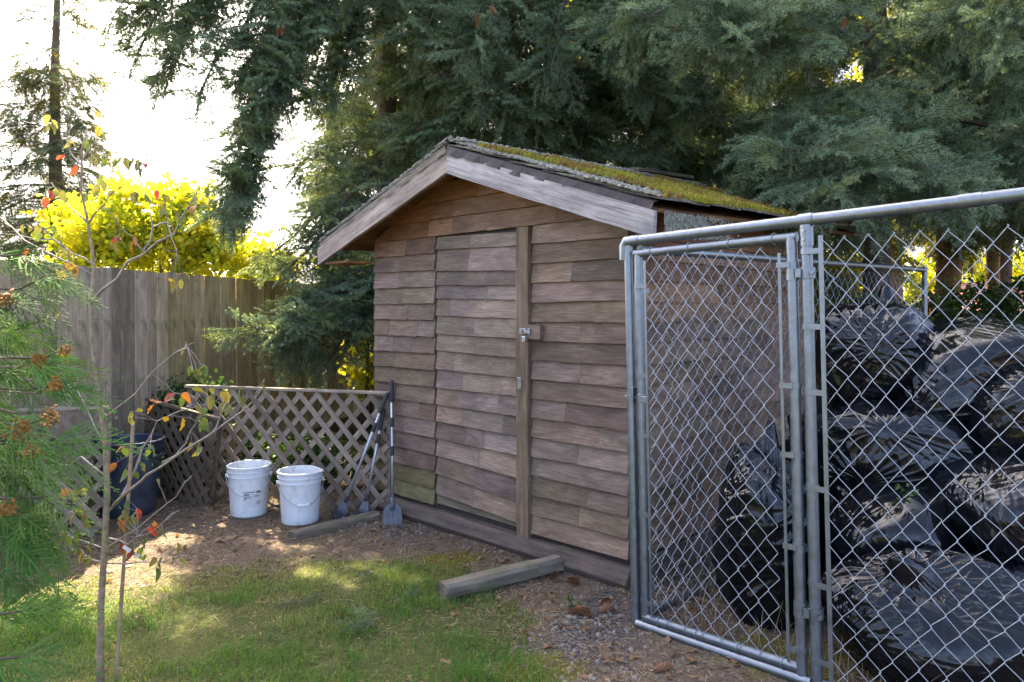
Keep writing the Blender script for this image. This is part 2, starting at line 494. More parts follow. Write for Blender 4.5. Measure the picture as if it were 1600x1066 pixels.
def cutlens(rs, L, mn=0.16, mx=0.5):
    xs = [0.0]
    while L - xs[-1] > mx * 1.15:
        xs.append(xs[-1] + rs.uniform(mn, mx))
        if L - xs[-1] < mn: xs[-1] = L - mn * 1.05
    return xs + [L]

def build_shed():
    rs = np.random.default_rng(21)
    # dark sheathing behind the boards: one closed gabled box
    zt0 = rz_under(0) - 0.005
    b = MB()
    i0 = 0.004
    prof = [(-W + i0, 0.10), (-i0, 0.10), (-i0, zt0), (XC, RIDGE - 0.01), (-W + i0, zt0)]
    V = [(x, y, z) for y in (i0, D) for x, z in prof]
    b.add(V, [(0, 1, 2, 3, 4), (9, 8, 7, 6, 5)] + [(k, k + 5, (k + 1) % 5 + 5, (k + 1) % 5) for k in range(5)])
    obj('wall_sheathing', b.mesh('wall_sheathing', M['inner']), shed)
    EX = 0.118
    Z0 = 0.142
    aP0, aP1, aD1 = 0.717, 0.814, 1.622          # post right, post left / door right, door left (distance from right corner)
    def piece(name, x0, x1, z0, z1, h0, h1, parent, mat, color, y=0.0, cut0=0, cut1=0, t=0.021):
        L = x1 - x0
        V, Fc = lap(L, h0, h1, t=t, seed=int(rs.integers(1 << 30)), cut0=cut0, cut1=cut1)
        o = obj(name, mesh(name, V, Fc, mat), parent, (x0, y, z0), (0, math.atan2(-(z1 - z0), L), 0), color)
        return o
    for k in range(19):
        z = Z0 + EX * k
        top = z + EX + 0.018
        if z > RIDGE - 0.03: break
        half_b = min(W / 2, (RIDGE - 0.012 - z) / PITCH)
        half_t = min(W / 2, max(0.02, (RIDGE - 0.012 - top) / PITCH))
        spans = []
        if z < 2.015:
            spans = [(-W, -aD1 - 0.006 - rs.uniform(0, .006)), (-aP0 + 0.005, 0.0)]
        else:
            spans = [(XC - half_b, XC + half_b)]
        for s0, s1 in spans:
            xs = cutlens(rs, s1 - s0, 0.18, (0.42 if s0 < -1.7 else rs.choice([0.42, 0.6, 0.8, 0.8])) if z < 2.015 else 0.7)
            for j in range(len(xs) - 1):
                x0, x1 = s0 + xs[j] + 0.0006, s0 + xs[j + 1] - 0.0006
                c0 = max(0, half_b - half_t) if (j == 0 and z > 2.015) else 0
                c1 = max(0, half_b - half_t) if (j == len(xs) - 2 and z > 2.015) else 0
                eave_warmth = sstep(1.85, 2.15, z) * (0.30 + 0.35 * sstep(-0.9, -1.9, (x0 + x1) / 2)) + 0.25 * sstep(1.7, 1.95, z) * sstep(-1.6, -1.9, x0)  # boards turn more orange towards the eave and the left end
                hh = min(EX + 0.018, RIDGE - 0.012 - z) if z > 2.015 else EX + 0.018
                if z < 2.015 and top > 2.025 : hh = EX + 0.012
                tilt = rs.normal(0, 0.0018)
                mt = M['siding']
                tone = np.array(wood_tone(rs, float(eave_warmth)))
                if k < 2 and x0 < -aD1 - .05: tone = tone * np.array([.85, 1.0, .68])
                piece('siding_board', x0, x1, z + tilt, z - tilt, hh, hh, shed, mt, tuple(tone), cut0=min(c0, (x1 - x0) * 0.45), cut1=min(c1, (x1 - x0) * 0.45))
    # side wall facing the kennel
    for k in range(17):
        z = Z0 + EX * k
        top = min(z + EX + 0.018, rz_under(0) - 0.01)
        if z > rz_under(0) - 0.05: break
        xs = cutlens(rs, D, 0.5, 1.2)
        for j in range(len(xs) - 1):
            L = xs[j + 1] - xs[j] - 0.001
            V, Fc = lap(L, top - z, seed=int(rs.integers(1 << 30)))
            obj('siding_board', mesh('siding_board', V, Fc, M['siding']), shed, (0.0, xs[j], z + rs.normal(0, 0.003)), (0, 0, R(90)), wood_tone(rs, 0.12 + 0.2 * (k > 10), 1.1))
    # corner trim at the front right and left edges
    for x0, x1 in ((-0.003, 0.026), (-W - 0.022, -W + 0.003)):
        b = MB().box(x0, x1, -0.003 if x0 > -1 else -0.004, 0.03, 0.11, rz_under(0) - 0.02)
        obj('corner_trim', bevel(b.mesh('corner_trim', M['siding']), 0.003), shed, color=(0.55, 0.55, 0.55))
    # sill beam under the front wall and under the side wall
    b = MB().tube([(-W - 0.03, -0.005, 0.04), (-1.6, -0.012, 0.042), (-0.8, -0.008, 0.038), (-0.3, -0.014, 0.04), (0.035, -0.01, 0.035)], [0.085, 0.088, 0.084, 0.088, 0.086], 6)
    obj('sill_beam', bevel(b.mesh('sill_beam', M['sill']), 0.01), shed, color=(0.62, 0.59, 0.57))
    b = MB().box(-0.06, 0.03, 0.06, D, -0.03, 0.128)
    obj('sill_beam', bevel(b.mesh('sill_beam', M['sill']), 0.01), shed, color=(0.8, 0.8, 0.8))
    # door: boards nailed to a ledger panel
    def plane(px, py):                       # photo point on the front wall -> local x, z
        q = (px - CX) / F
        t = (SC[0] - q * SC[1]) / (0.722 + q * 0.691)
        Y = SC[1] + 0.691 * t
        return -t, CH + (HY - py) / F * Y
    d = MB().box(-aD1 + 0.006, -aP1 - 0.004, -0.003, 0.0, 0.155, 2.015)
    door = obj('door', d.mesh('door', M['inner']), shed)
    left = [391, 424, 446, 466.5, 493, 522, 547, 576, 605, 631, 657, 684, 710, 738, 769]
    right = [384, 423, 446, 469, 498, 529, 559, 590, 619, 650, 681, 711, 746.5, 783, 816]
    xl, xr = -aD1 + 0.012, -aP1 - 0.002
    ptl, ptr = plane(684, 371)[1], plane(815, 362)[1]
    for yl, yr in zip(left, right):
        zl, zr = plane(684, yl)[1], plane(815, yr)[1]
        hl, hr = max(0.05, ptl - zl) + 0.012, max(0.05, ptr - zr) + 0.012
        if yl == left[0]: hl -= 0.012; hr -= 0.012
        xs = cutlens(rs, xr - xl, 0.14, 0.42)
        if rs.random() < 0.4: xs = [0, (xr - xl) * rs.uniform(0.35, 0.65), xr - xl]
        for j in range(len(xs) - 1):
            f0, f1 = xs[j] / (xr - xl), xs[j + 1] / (xr - xl)
            za, zb = zl + (zr - zl) * f0, zl + (zr - zl) * f1
            ha, hb = hl + (hr - hl) * f0, hl + (hr - hl) * f1
            piece('door_board', xl + xs[j] + 0.0005, xl + xs[j + 1] - 0.0005, za, zb, ha, hb, door, M['door'], wood_tone(rs), y=-0.004, t=0.019)
        ptl, ptr = zl, zr
    # pale lower kick board behind the lifted last board
    piece('kick_board', xl, xr, 0.158, 0.15, 0.14, 0.03, door, M['door'], (0.8, 0.85, 0.72), y=-0.004, t=0.005)
    # post beside the door
    b = MB()
    zz = np.linspace(0.105, 2.022, 9)
    V, Fc = [], []
    for i, z in enumerate(zz):
        w = rs.normal(0, 0.0025, 4)
        V += [(-aP1 + w[0], -0.052 + w[1], z), (-aP0 + w[2], -0.05 + w[3], z), (-aP0 + w[2], 0.0, z), (-aP1 + w[0], 0.0, z)]
    for i in range(8):
        for k in range(4):
            a, c = i * 4 + k, i * 4 + (k + 1) % 4
            Fc.append((a, c, c + 4, a + 4))
    Fc += [(3, 2, 1, 0), (32, 33, 34, 35)]
    me = bevel(mesh('door_post', V, Fc, M['post']), 0.004)
    # local X must run along the grain: build it lying and stand it up
    for v in me.vertices: v.co = Vector((v.co.z, v.co.y, -v.co.x))
    obj('door_post', me, shed, (0, 0, 0), (0, R(-90), 0), (0.95, 0.84, 0.72))
    obj('door_gap_strip', MB().box(-aD1 - 0.004, -aD1 + 0.004, -0.006, 0.0, 0.12, 2.01).mesh('door_gap_strip', M['post']), shed, color=(0.5, 0.42, 0.3))
    # hasp: backing block, plate, staple and padlock body, plus the old catch on the post
    obj('hasp_block', bevel(MB().box(-0.722, -0.615, -0.052, -0.018, 1.33, 1.42).mesh('hasp_block', M['siding']), 0.004), shed, color=(1.05, 1.0, 1.0))
    h = MB().box(-0.775, -0.69, -0.062, -0.0535, 1.363, 1.397)
    hasp = obj('hasp', bevel(h.mesh('hasp', M['steel']), 0.002), shed)
    obj('staple', MB().tube([(-0.712, -0.06, 1.366), (-0.712, -0.085, 1.368), (-0.712, -0.085, 1.392), (-0.712, -0.06, 1.394)], 0.004, 6).mesh('staple', M['steel']), hasp)
    obj('bolt_knob', MB().tube([(-0.752, -0.06, 1.38), (-0.752, -0.078, 1.38)], 0.009, 8).mesh('bolt_knob', M['steel']), hasp)
    obj('padlock', bevel(MB().box(-0.73, -0.70, -0.092, -0.066, 1.315, 1.352).mesh('padlock', M['steel']), 0.005), shed)
    obj('catch_plate', bevel(MB().box(-0.795, -0.765, -0.060, -0.0505, 1.02, 1.095).mesh('catch_plate', M['steel']), 0.003), shed)
    # grey patch of herb at the foot of the post is a separate plant below

    # ---------------- roof
    sl = math.hypot(1, PITCH)
    half = W / 2 + EV
    S = half * sl
    y0, y1 = -OV, D + OV
    ridge = obj('roof', MB().box(XC - 0.019, XC + 0.019, y0 + 0.03, y1 - 0.03, RIDGE - 0.14, RIDGE - 0.012).mesh('roof', M['soffit']), shed, color=(0.7, 0.7, 0.7))
    phi = math.atan(PITCH)
    def slope_obj(name, me, side, s, y, lift, color=None, rx=0.0, kind=None, parent=ridge, extra=0.0):
        """place a mesh whose local X runs down the slope, Z off the roof; s measured from the ridge"""
        cx = XC + side * (s * math.cos(phi) + lift * math.sin(phi))
        cz = RIDGE + 0.004 - s * math.sin(phi) + lift * math.cos(phi)
        o = obj(name, me, parent, color=color, kind=kind)
        rot = Matrix.Rotation(0 if side > 0 else math.pi, 4, 'Z') @ Matrix.Rotation(phi + extra, 4, 'Y') @ Matrix.Rotation(rx, 4, 'Z')
        o.matrix_local = Matrix.Translation((cx, y, cz)) @ rot
        return o
    # sheathing boards run with the ridge (seen from below as the soffit)
    nb = 11
    bw = S / nb
    for side in (-1, 1):
        for k in range(nb):
            m_ = MB().box(-(y1 - y0) / 2, (y1 - y0) / 2, 0.0015, bw - 0.0015, 0.0, 0.018).mesh('sheathing_board', M['soffit'])
            for v in m_.vertices: pass
            o = obj('sheathing_board', m_, ridge, color=tuple(np.array([1, 0.95, 0.9]) * rs.uniform(0.6, 1.15)))
            rot = Matrix.Rotation(0 if side > 0 else math.pi, 4, 'Z') @ Matrix.Rotation(phi, 4, 'Y') @ Matrix.Rotation(R(-90), 4, 'Z')
            # local X -> ridge direction, local Y -> down slope
            s = k * bw
            cx = XC + side * s * math.cos(phi); cz = RIDGE - s * math.sin(phi)
            o.matrix_local = Matrix.Translation((cx, (y0 + y1) / 2, cz)) @ rot
    # shingles, right slope seen from the camera; wide courses on the far slope
    exp_ = 0.128
    nc = int(S / exp_) + 1
    def shingle_mesh(w, L, t, seed):
        r2 = np.random.default_rng(seed)
        j = lambda s=0.003: r2.normal(0, s)
        nxs = 4
        V, Fc = [], []
        for i in range(nxs + 1):
            f = i / nxs
            x = f * L
            curl = 0.006 * max(0, f - 0.5) * 2 * r2.uniform(0, 1.2)
            tt = 0.003 + t * f
            wj0, wj1 = j(0.001), j(0.001)
            ex = j(0.006) if i == nxs else 0
            V += [(x + ex, -w / 2 + wj0, curl), (x + ex + j(0.004) * (i == nxs), w / 2 + wj1, curl + j(0.001)), (x + ex, w / 2 + wj1, curl + tt), (x + ex, -w / 2 + wj0, curl + tt + j(0.0008))]
        for i in range(nxs):
            for k in range(4):
                a, c = i * 4 + k, i * 4 + (k + 1) % 4
                Fc.append((a, a + 4, c + 4, c))
        Fc += [(0, 1, 2, 3), tuple(nxs * 4 + k for k in (3, 2, 1, 0))]
        return mesh('shingle', V, Fc, M['shingle'])
    var = {}
    for side in (1, -1):
        for k in range(nc):
            s_end = min(S + 0.035, S + 0.03 - k * exp_)
            L = min(0.30, s_end)
            s0 = s_end - L
            if side > 0:
                y = y0 - rs.uniform(-0.01, 0.045)
                while y < y1:
                    w = rs.choice([0.11, 0.14, 0.17, 0.2])
                    if y + w > y1 + 0.02: w = y1 + 0.02 - y
                    if w < 0.05: break
                    key = (round(float(w), 3), int(rs.integers(3)), round(L, 3))
                    if key not in var: var[key] = shingle_mesh(w - 0.004, L, 0.009, len(var))
                    slope_obj('shingle', var[key], 1, s0 + rs.normal(0, 0.004), y + w / 2, 0.046 + rs.uniform(0, 0.006), tuple(np.array([1, 0.97, 0.93]) * rs.uniform(0.55, 1.3)), rs.normal(0, 0.012), extra=-0.045)
                    y += w
            else:
                ys = [y0 - rs.uniform(0.0, 0.03), y0 + 0.16, y0 + 0.36, 1.2, y1]
                for a_, c_ in zip(ys[:-1], ys[1:]):
                    slope_obj('shingle', shingle_mesh(c_ - a_ - 0.004, L, 0.009, int(rs.integers(1 << 20))), -1, s0, (a_ + c_) / 2, 0.046, tuple(np.array([1, 0.97, 0.93]) * rs.uniform(0.55, 1.3)), extra=-0.045)
    # ridge caps: bent shingles lapped along the ridge
    y = y0 - 0.02
    while y < y1:
        L = 0.24
        V = []
        for yy, lift in ((y, 0.0), (y + L, -0.012)):
            for s in (-0.12, -0.004, 0.004, 0.12):
                base = RIDGE + 0.094 + lift - abs(s) * PITCH + rs.normal(0, 0.002)
                V += [(XC + s + rs.normal(0, 0.003), yy + rs.normal(0, 0.004), base), (XC + s, yy, base + 0.011)]
        Fc = []
        for i in range(3):
            a, c = i * 2, i * 2 + 2
            Fc += [(a + 1, c + 1, c + 9, a + 9), (a, a + 8, c + 8, c), (a, c, c + 1, a + 1), (a + 8, a + 9, c + 9, c + 8)]
        Fc += [(0, 1, 9, 8), (6, 14, 15, 7)]
        obj('ridge_cap', mesh('ridge_cap', V, Fc, M['shingle']), ridge, color=tuple(np.array([1.15, 1.15, 1.05]) * rs.uniform(0.7, 1.4)))
        y += 0.15
    # loose ridge board lifted at the back
    m_ = MB().box(-0.45, 0.45, -0.05, 0.05, 0, 0.028).mesh('loose_ridge_board', M['timber'])
    o = obj('loose_ridge_board', bevel(m_, 0.004), ridge, (XC + 0.03, y1 - 0.62, RIDGE + 0.112), (R(6), R(-1.2), R(90)), (0.8, 0.78, 0.76))
    # front fascia boards with mitred top, felt strip hanging over them
    def fascia(side):
        L = half * sl
        n = 10
        V, Fc = [], []
        for i in range(n + 1):
            f = i / n
            s = f * L
            lo = 0.122 + (0.006 if side > 0 else 0)
            z_t, z_b = 0.0 + rs.normal(0, 0.001), -lo + rs.normal(0, 0.0016)
            x_t = s
            shift = -lo * math.tan(phi) if i == 0 else 0
            V += [(s, -0.013, z_t), (s, 0.013, z_t), (s + shift * -1 * 0, 0.013, z_b), (s, -0.013, z_b)]
        # mitre: bottom inner corner moved so the joint is vertical
        for q in (2, 3): V[q] = (0.122 * math.tan(phi), V[q][1], V[q][2])
        for q in (2, 3): V[n * 4 + q] = (L + 0.122 * math.tan(phi) * 0.9, V[n * 4 + q][1], V[n * 4 + q][2])
        for i in range(n):
            for k in range(4):
                a, c = i * 4 + k, i * 4 + (k + 1) % 4
                Fc.append((a, c, c + 4, a + 4))
        Fc += [(3, 2, 1, 0), tuple(n * 4 + k for k in (0, 1, 2, 3))]
        m_ = mesh('fascia_board', V, Fc, M['fascia'])
        o = obj('fascia_board', m_, shed, color=(1.0, 0.98, 0.98) if side > 0 else (0.95, 0.82, 0.72))
        rot = Matrix.Rotation(0 if side > 0 else math.pi, 4, 'Z') @ Matrix.Rotation(phi, 4, 'Y')
        o.matrix_local = Matrix.Translation((XC + side * 0.001, y0 - 0.012, RIDGE + 0.006)) @ rot
    fascia(1); fascia(-1)
    for side in (1, -1):
        n = 30
        V, Fc = [], []
        for i in range(n + 1):
            s = i / n * (S - 0.02)
            dep = 0.014 + 0.03 * abs(float(vnoise([[s * 5.0, side * 3.1, 0.5]], 4)[0])) + (0.02 if (0.33 < i / n < 0.5 or 0.04 < i / n < 0.1) else 0)
            if side > 0: dep *= 0.75
            if side < 0: dep *= 0.35
            V += [(s, -0.031 - 0.006 * math.sin(i * 1.7), -dep), (s, -0.026, 0.034), (s, 0.03, 0.044)]
        for i in range(n):
            Fc += [(i * 3, i * 3 + 3, i * 3 + 4, i * 3 + 1), (i * 3 + 1, i * 3 + 4, i * 3 + 5, i * 3 + 2)]
        m_ = mesh('torn_felt_strip', V, Fc, M['felt'])
        m_.materials[0] = M['felt'] if side > 0 else M['timber']
        o = obj('torn_felt_strip', m_, ridge)
        rot = Matrix.Rotation(0 if side > 0 else math.pi, 4, 'Z') @ Matrix.Rotation(phi, 4, 'Y')
        if side < 0:
            for v in m_.vertices: v.co.y = -v.co.y
            for p in m_.polygons: p.flip()
        else:
            pass
        o.matrix_local = Matrix.Translation((XC, y0 - 0.002, RIDGE + 0.012)) @ rot
    # eave fascia boards along both sides, the right one in two lengths
    zt = RIDGE - PITCH * half
    for xx, ya, yb, c in ((XC + half - 0.004, y0 + 0.012, 0.32, (1.25, 1.25, 1.1)), (XC + half - 0.004, 0.325, y1, (0.95, 0.82, 0.68)), (XC - half - 0.02, y0 + 0.012, y1, (0.8, 0.75, 0.7))):
        m_ = MB().box(0, yb - ya, -0.012, 0.012, -0.125, 0.0).mesh('eave_board', M['fascia'])
        obj('eave_board', bevel(m_, 0.003), shed, (xx + 0.012, ya, zt - 0.002), (0, 0, R(90)), c)
    # rafter tails and the boxed eave return
    for side in (1, -1):
        for y in (y0 + 0.07, 0.55, 1.15, 1.75, 2.35):
            L = EV + 0.1 if y > 0 else S - 0.06
            st = S - L - 0.03
            m_ = MB().box(0, L, -0.02, 0.02, -0.085, -0.004).mesh('rafter', M['soffit'])
            slope_obj('rafter', m_, side, st, y, 0.0, (0.8, 0.75, 0.7), parent=shed)
    for xa, xb in ((-W - EV + 0.02, -W - 0.024),):
        m_ = MB().box(xa, xb, y0 + 0.03, y0 + 0.26, zt - 0.115, zt - 0.098).mesh('eave_return', M['soffit'])
        obj('eave_return', m_, shed, color=(1.1, 1.0, 0.9))
    return phi, S, y0, y1
PHI, RS, RY0, RY1 = build_shed()

def roof_point(s, y, lift, side=1):
    """shed-local point above the shingles"""
    return (XC + side * (s * math.cos(PHI) + lift * math.sin(PHI)), y, RIDGE + 0.004 - s * math.sin(PHI) + lift * math.cos(PHI))

def clumps(name, centers, radii, heights, normal, mat, spikes=0, seed=1, attr=True, flat=1.0):
    """many little domes (optionally with spiky tips) joined into one stuff mesh"""
    rs = np.random.default_rng(seed)
    n = len(centers)
    C = np.asarray(centers, float); r = np.asarray(radii)[:, None]; h = np.asarray(heights)[:, None]
    nrm = np.asarray(normal, float); nrm /= np.linalg.norm(nrm)
    a = np.cross(nrm, [0.3, 1, 0.2]); a /= np.linalg.norm(a); b = np.cross(nrm, a)
    K = 6
    rings = [(1.0, -0.15), (0.8, 0.5), (0.35, 0.9)]
    verts = []
    for rr, hh in rings:
        for k in range(K):
            q = 2 * math.pi * (k + rr) / K
            jr = r * rr * rs.uniform(0.6, 1.35, (n, 1))
            verts.append(C + a * (jr * math.cos(q)) + b * (jr * math.sin(q)) + nrm * (h * hh * rs.uniform(0.7, 1.3, (n, 1))))
    verts.append(C + nrm * h)
    V = np.stack(verts, 1)                       # n, 19, 3
    m = V.shape[1]
    tri = []
    for i in range(2):
        for k in range(K):
            p, q = i * K + k, i * K + (k + 1) % K
            tri += [(p, q, q + K), (p, q + K, p + K)]
    for k in range(K): tri.append((2 * K + k, 2 * K + (k + 1) % K, m - 1))
    T = np.array(tri)
    Fc = (T[None] + (np.arange(n) * m)[:, None, None]).reshape(-1, 3)
    Vf = V.reshape(-1, 3)
    dry = np.repeat(np.clip(0.5 + 0.75 * vnoise(C * 5.5, 3) + rs.normal(0, .18, n), 0, 1), m)
    if spikes:
        ns = n * spikes
        ci = rs.integers(0, n, ns)
        ang = rs.uniform(0, 2 * math.pi, ns); rad = np.sqrt(rs.uniform(0, 1, ns))[:, None] * r[ci]
        base = C[ci] + a * (rad * np.cos(ang)[:, None]) + b * (rad * np.sin(ang)[:, None]) + nrm * h[ci] * 0.55
        d = nrm + 0.55 * rs.normal(0, 1, (ns, 3)); d /= np.linalg.norm(d, axis=1)[:, None]
        t = np.cross(d, rs.normal(0, 1, (ns, 3))); t /= np.linalg.norm(t, axis=1)[:, None]
        ln = rs.uniform(0.008, 0.02, (ns, 1))
        S = np.stack([base - t * 0.002, base + t * 0.002, base + d * ln], 1).reshape(-1, 3)
        Fc = np.vstack([Fc, np.arange(ns * 3).reshape(-1, 3) + len(Vf)])
        Vf = np.vstack([Vf, S]); dry = np.concatenate([dry, np.repeat(np.clip(dry[ci * m] + rs.normal(0, .15, ns), 0, 1), 3)])
    me = mesh(name, Vf, Fc, mat)
    at_ = me.attributes.new('dry', 'FLOAT', 'POINT'); at_.data.foreach_set('value', dry.astype(np.float32))
    return me

def build_moss():
    rs = np.random.default_rng(5)
    nrm = (math.sin(PHI), 0, math.cos(PHI))
    n = 26000
    s = rs.uniform(0.05, RS + 0.02, n); y = rs.uniform(RY0, RY1, n)
    m = 0.5 * n2(s, y, 3.0, 31) + 0.35 * n2(s, y, 8, 32)
    edge = sstep(RY0 + 0.10, RY0 + 0.55, y)
    keep = (m + 0.42 * edge * sstep(0.15, 0.5, s) - 0.14) > 0.06
    s, y, m = s[keep], y[keep], m[keep]
    C = [roof_point(a, b, 0.073 + 0.006) for a, b in zip(s, y)]
    r = rs.uniform(0.005, 0.017, len(s)); h = r * rs.uniform(0.6, 1.8, len(s)) * (1 + np.clip(m, -0.4, 0.6))
    obj('moss', clumps('moss', C, r, h, nrm, M['moss'], 7, 3), [o for o in shed.children if o.name == 'roof'][0], kind='stuff')
    # lichen crust near the front rake and on the ridge
    n = 1700
    s = rs.uniform(0.0, RS, n); y = RY0 - 0.03 + np.abs(rs.normal(0, 0.11, n))
    C = [roof_point(a, b, 0.074) for a, b in zip(s, y)]
    s2 = rs.uniform(-0.1, 0.12, 1300); y2 = rs.uniform(RY0, RY1, 1300)
    C += [(XC + a, b, RIDGE + 0.108 - abs(a) * PITCH) for a, b in zip(s2, y2)]
    s3 = rs.uniform(0.0, RS, 1400); y3 = RY0 - 0.01 + np.abs(rs.normal(0, 0.04, 1400))
    C += [roof_point(a, b, 0.074, -1) for a, b in zip(s3, y3)]
    # lichen on the front length of the right eave board
    r = rs.uniform(0.004, 0.018, len(C)) * rs.uniform(.6, 1.3, len(C))
    obj('lichen', clumps('lichen', C, r, r * 0.7, nrm, M['lichen'], 0, 9), [o for o in shed.children if o.name == 'roof'][0], kind='stuff')
    n = 1500
    half = W / 2 + EV
    yy = RY0 + 0.02 + np.abs(rs.normal(0, 0.28, n)); zz = RIDGE - PITCH * half - rs.uniform(0.0, 0.12, n)
    C = [(XC + half + 0.021, b, c) for b, c in zip(yy, zz)]
    r = rs.uniform(0.003, 0.012, n)
    obj('lichen', clumps('lichen', C, r, r * 0.4, (1, 0, 0), M['lichen'], 0, 19), shed, kind='stuff')
    # fallen needles on the roof
    n = 2600
    s = rs.uniform(0.05, RS, n); y = rs.uniform(RY0 + 0.1, RY1, n)
    P = np.array([roof_point(a, b, 0.087 + rs.uniform(0, 0.008)) for a, b in zip(s, y)])
    slivers('needle_litter', P, rs, 0.018, 0.0022, nrm, M['deadleaf'], [o for o in shed.children if o.name == 'roof'][0])

def slivers(name, P, rs, ln, wd, nrm, mat, parent=None, lift=0.35):
    n = len(P)
    d = rs.normal(0, 1, (n, 3)); nv = np.asarray(nrm, float)
    d -= (d @ nv)[:, None] * nv * (1 - lift); d /= np.linalg.norm(d, axis=1)[:, None]
    t = np.cross(d, nv + rs.normal(0, 0.4, (n, 3))); t /= np.linalg.norm(t, axis=1)[:, None]
    L = ln * rs.uniform(0.5, 1.5, (n, 1)); w = wd * rs.uniform(0.6, 1.4, (n, 1))
    V = np.stack([P - d * L / 2 - t * w / 2, P - d * L / 2 + t * w / 2, P + d * L / 2 + t * w * 0.3, P + d * L / 2 - t * w * 0.3], 1).reshape(-1, 3)
    me = mesh(name, V, np.arange(n * 4).reshape(-1, 4), mat)
    a = me.attributes.new('dry', 'FLOAT', 'POINT'); a.data.foreach_set('value', np.repeat(rs.uniform(0, 1, n), 4).astype(np.float32))
    o = obj(name, me, parent, kind='stuff')
    return o
build_moss()
PIV = Matrix.Translation((0, RY0, RIDGE)) @ Matrix.Rotation(R(2.0), 4, 'X') @ Matrix.Translation((0, -RY0, -RIDGE))
for o in list(shed.children):                    # the roof climbs a little towards the back
    if o.name.split('.')[0] in ('roof', 'eave_board', 'rafter', 'lichen'):
        o.matrix_local = PIV @ o.matrix_local

# ------------------------------------------------------------------ board fence
def build_fence():
    rs = np.random.default_rng(11)
    A = Vector((-3.30, 5.52, 0)); d = Vector((0.197, 0.98, 0)).normalized()
    ang = math.atan2(d.y, d.x)
    s0, s1 = -3.2, 8.6
    base = A + d * s0
    f = thing('board_fence', 'tall grey weathered vertical board fence behind the lattice panels', 'fence', (base.x, base.y, 0), ang)
    H = 1.87
    var = []
    for k in range(10):                         # board variants, grain along local X, stood up afterwards
        r2 = np.random.default_rng(100 + k)
        V, Fc = [], []
        n = 8
        for i in range(n + 1):
            z = H * i / n
            w0, w1, y0 = -0.069 + r2.normal(0, .0012), 0.069 + r2.normal(0, .0012), r2.normal(0, .0015)
            V += [(z, w0, -0.009 + y0), (z, w1, -0.009 + y0), (z, w1, 0.009 + y0), (z, w0, 0.009 + y0)]
        for i in range(n):
            for q in range(4):
                a, c = i * 4 + q, i * 4 + (q + 1) % 4
                Fc.append((a, a + 4, c + 4, c))
        Fc += [(0, 1, 2, 3), tuple(n * 4 + q for q in (3, 2, 1, 0))]
        var.append(mesh('fence_board', V, Fc, M['fence']))
    x = 0.07
    k = 0
    while x < s1 - s0:
        v = rs.choice([0.75, 0.88, 1.0, 1.08, 1.2]) * rs.uniform(0.93, 1.07)
        c = np.array([1.0, 1.0 + rs.uniform(-.02, .02), 1.0 + rs.uniform(-0.10, 0.06)]) * v
        if s0 + x > 1.0: c = c * np.array([1.05, 1.03, 0.80])  # yellow light through the leaves, painted into the farther boards
        o = obj('fence_board', var[int(rs.integers(10))], f, color=tuple(c))
        tilt = rs.normal(0, 0.003)
        m = Matrix.Translation((x, rs.normal(0, 0.004), -0.02 + rs.normal(0, 0.006))) @ Matrix.Rotation(tilt, 4, 'Y') @ Matrix(((0, 1, 0, 0), (0, 0, 1, 0), (1, 0, 0, 0), (0, 0, 0, 1)))
        o.matrix_local = m
        x += 0.1340 + rs.uniform(-0.001, 0.001)
    for z in (0.35, 1.05, 1.6):
        obj('rail', bevel(MB().box(0, s1 - s0, 0.016, 0.055, z - 0.045, z + 0.045).mesh('rail', M['fence']), 0.004), f, color=(0.8, 0.8, 0.75))
    x = 0.3
    while x < s1 - s0:
        obj('post', bevel(MB().box(x - 0.045, x + 0.045, 0.058, 0.148, -0.2, 1.84).mesh('post', M['fence']), 0.005), f, color=(0.7, 0.7, 0.66))
        x += 2.4
build_fence()

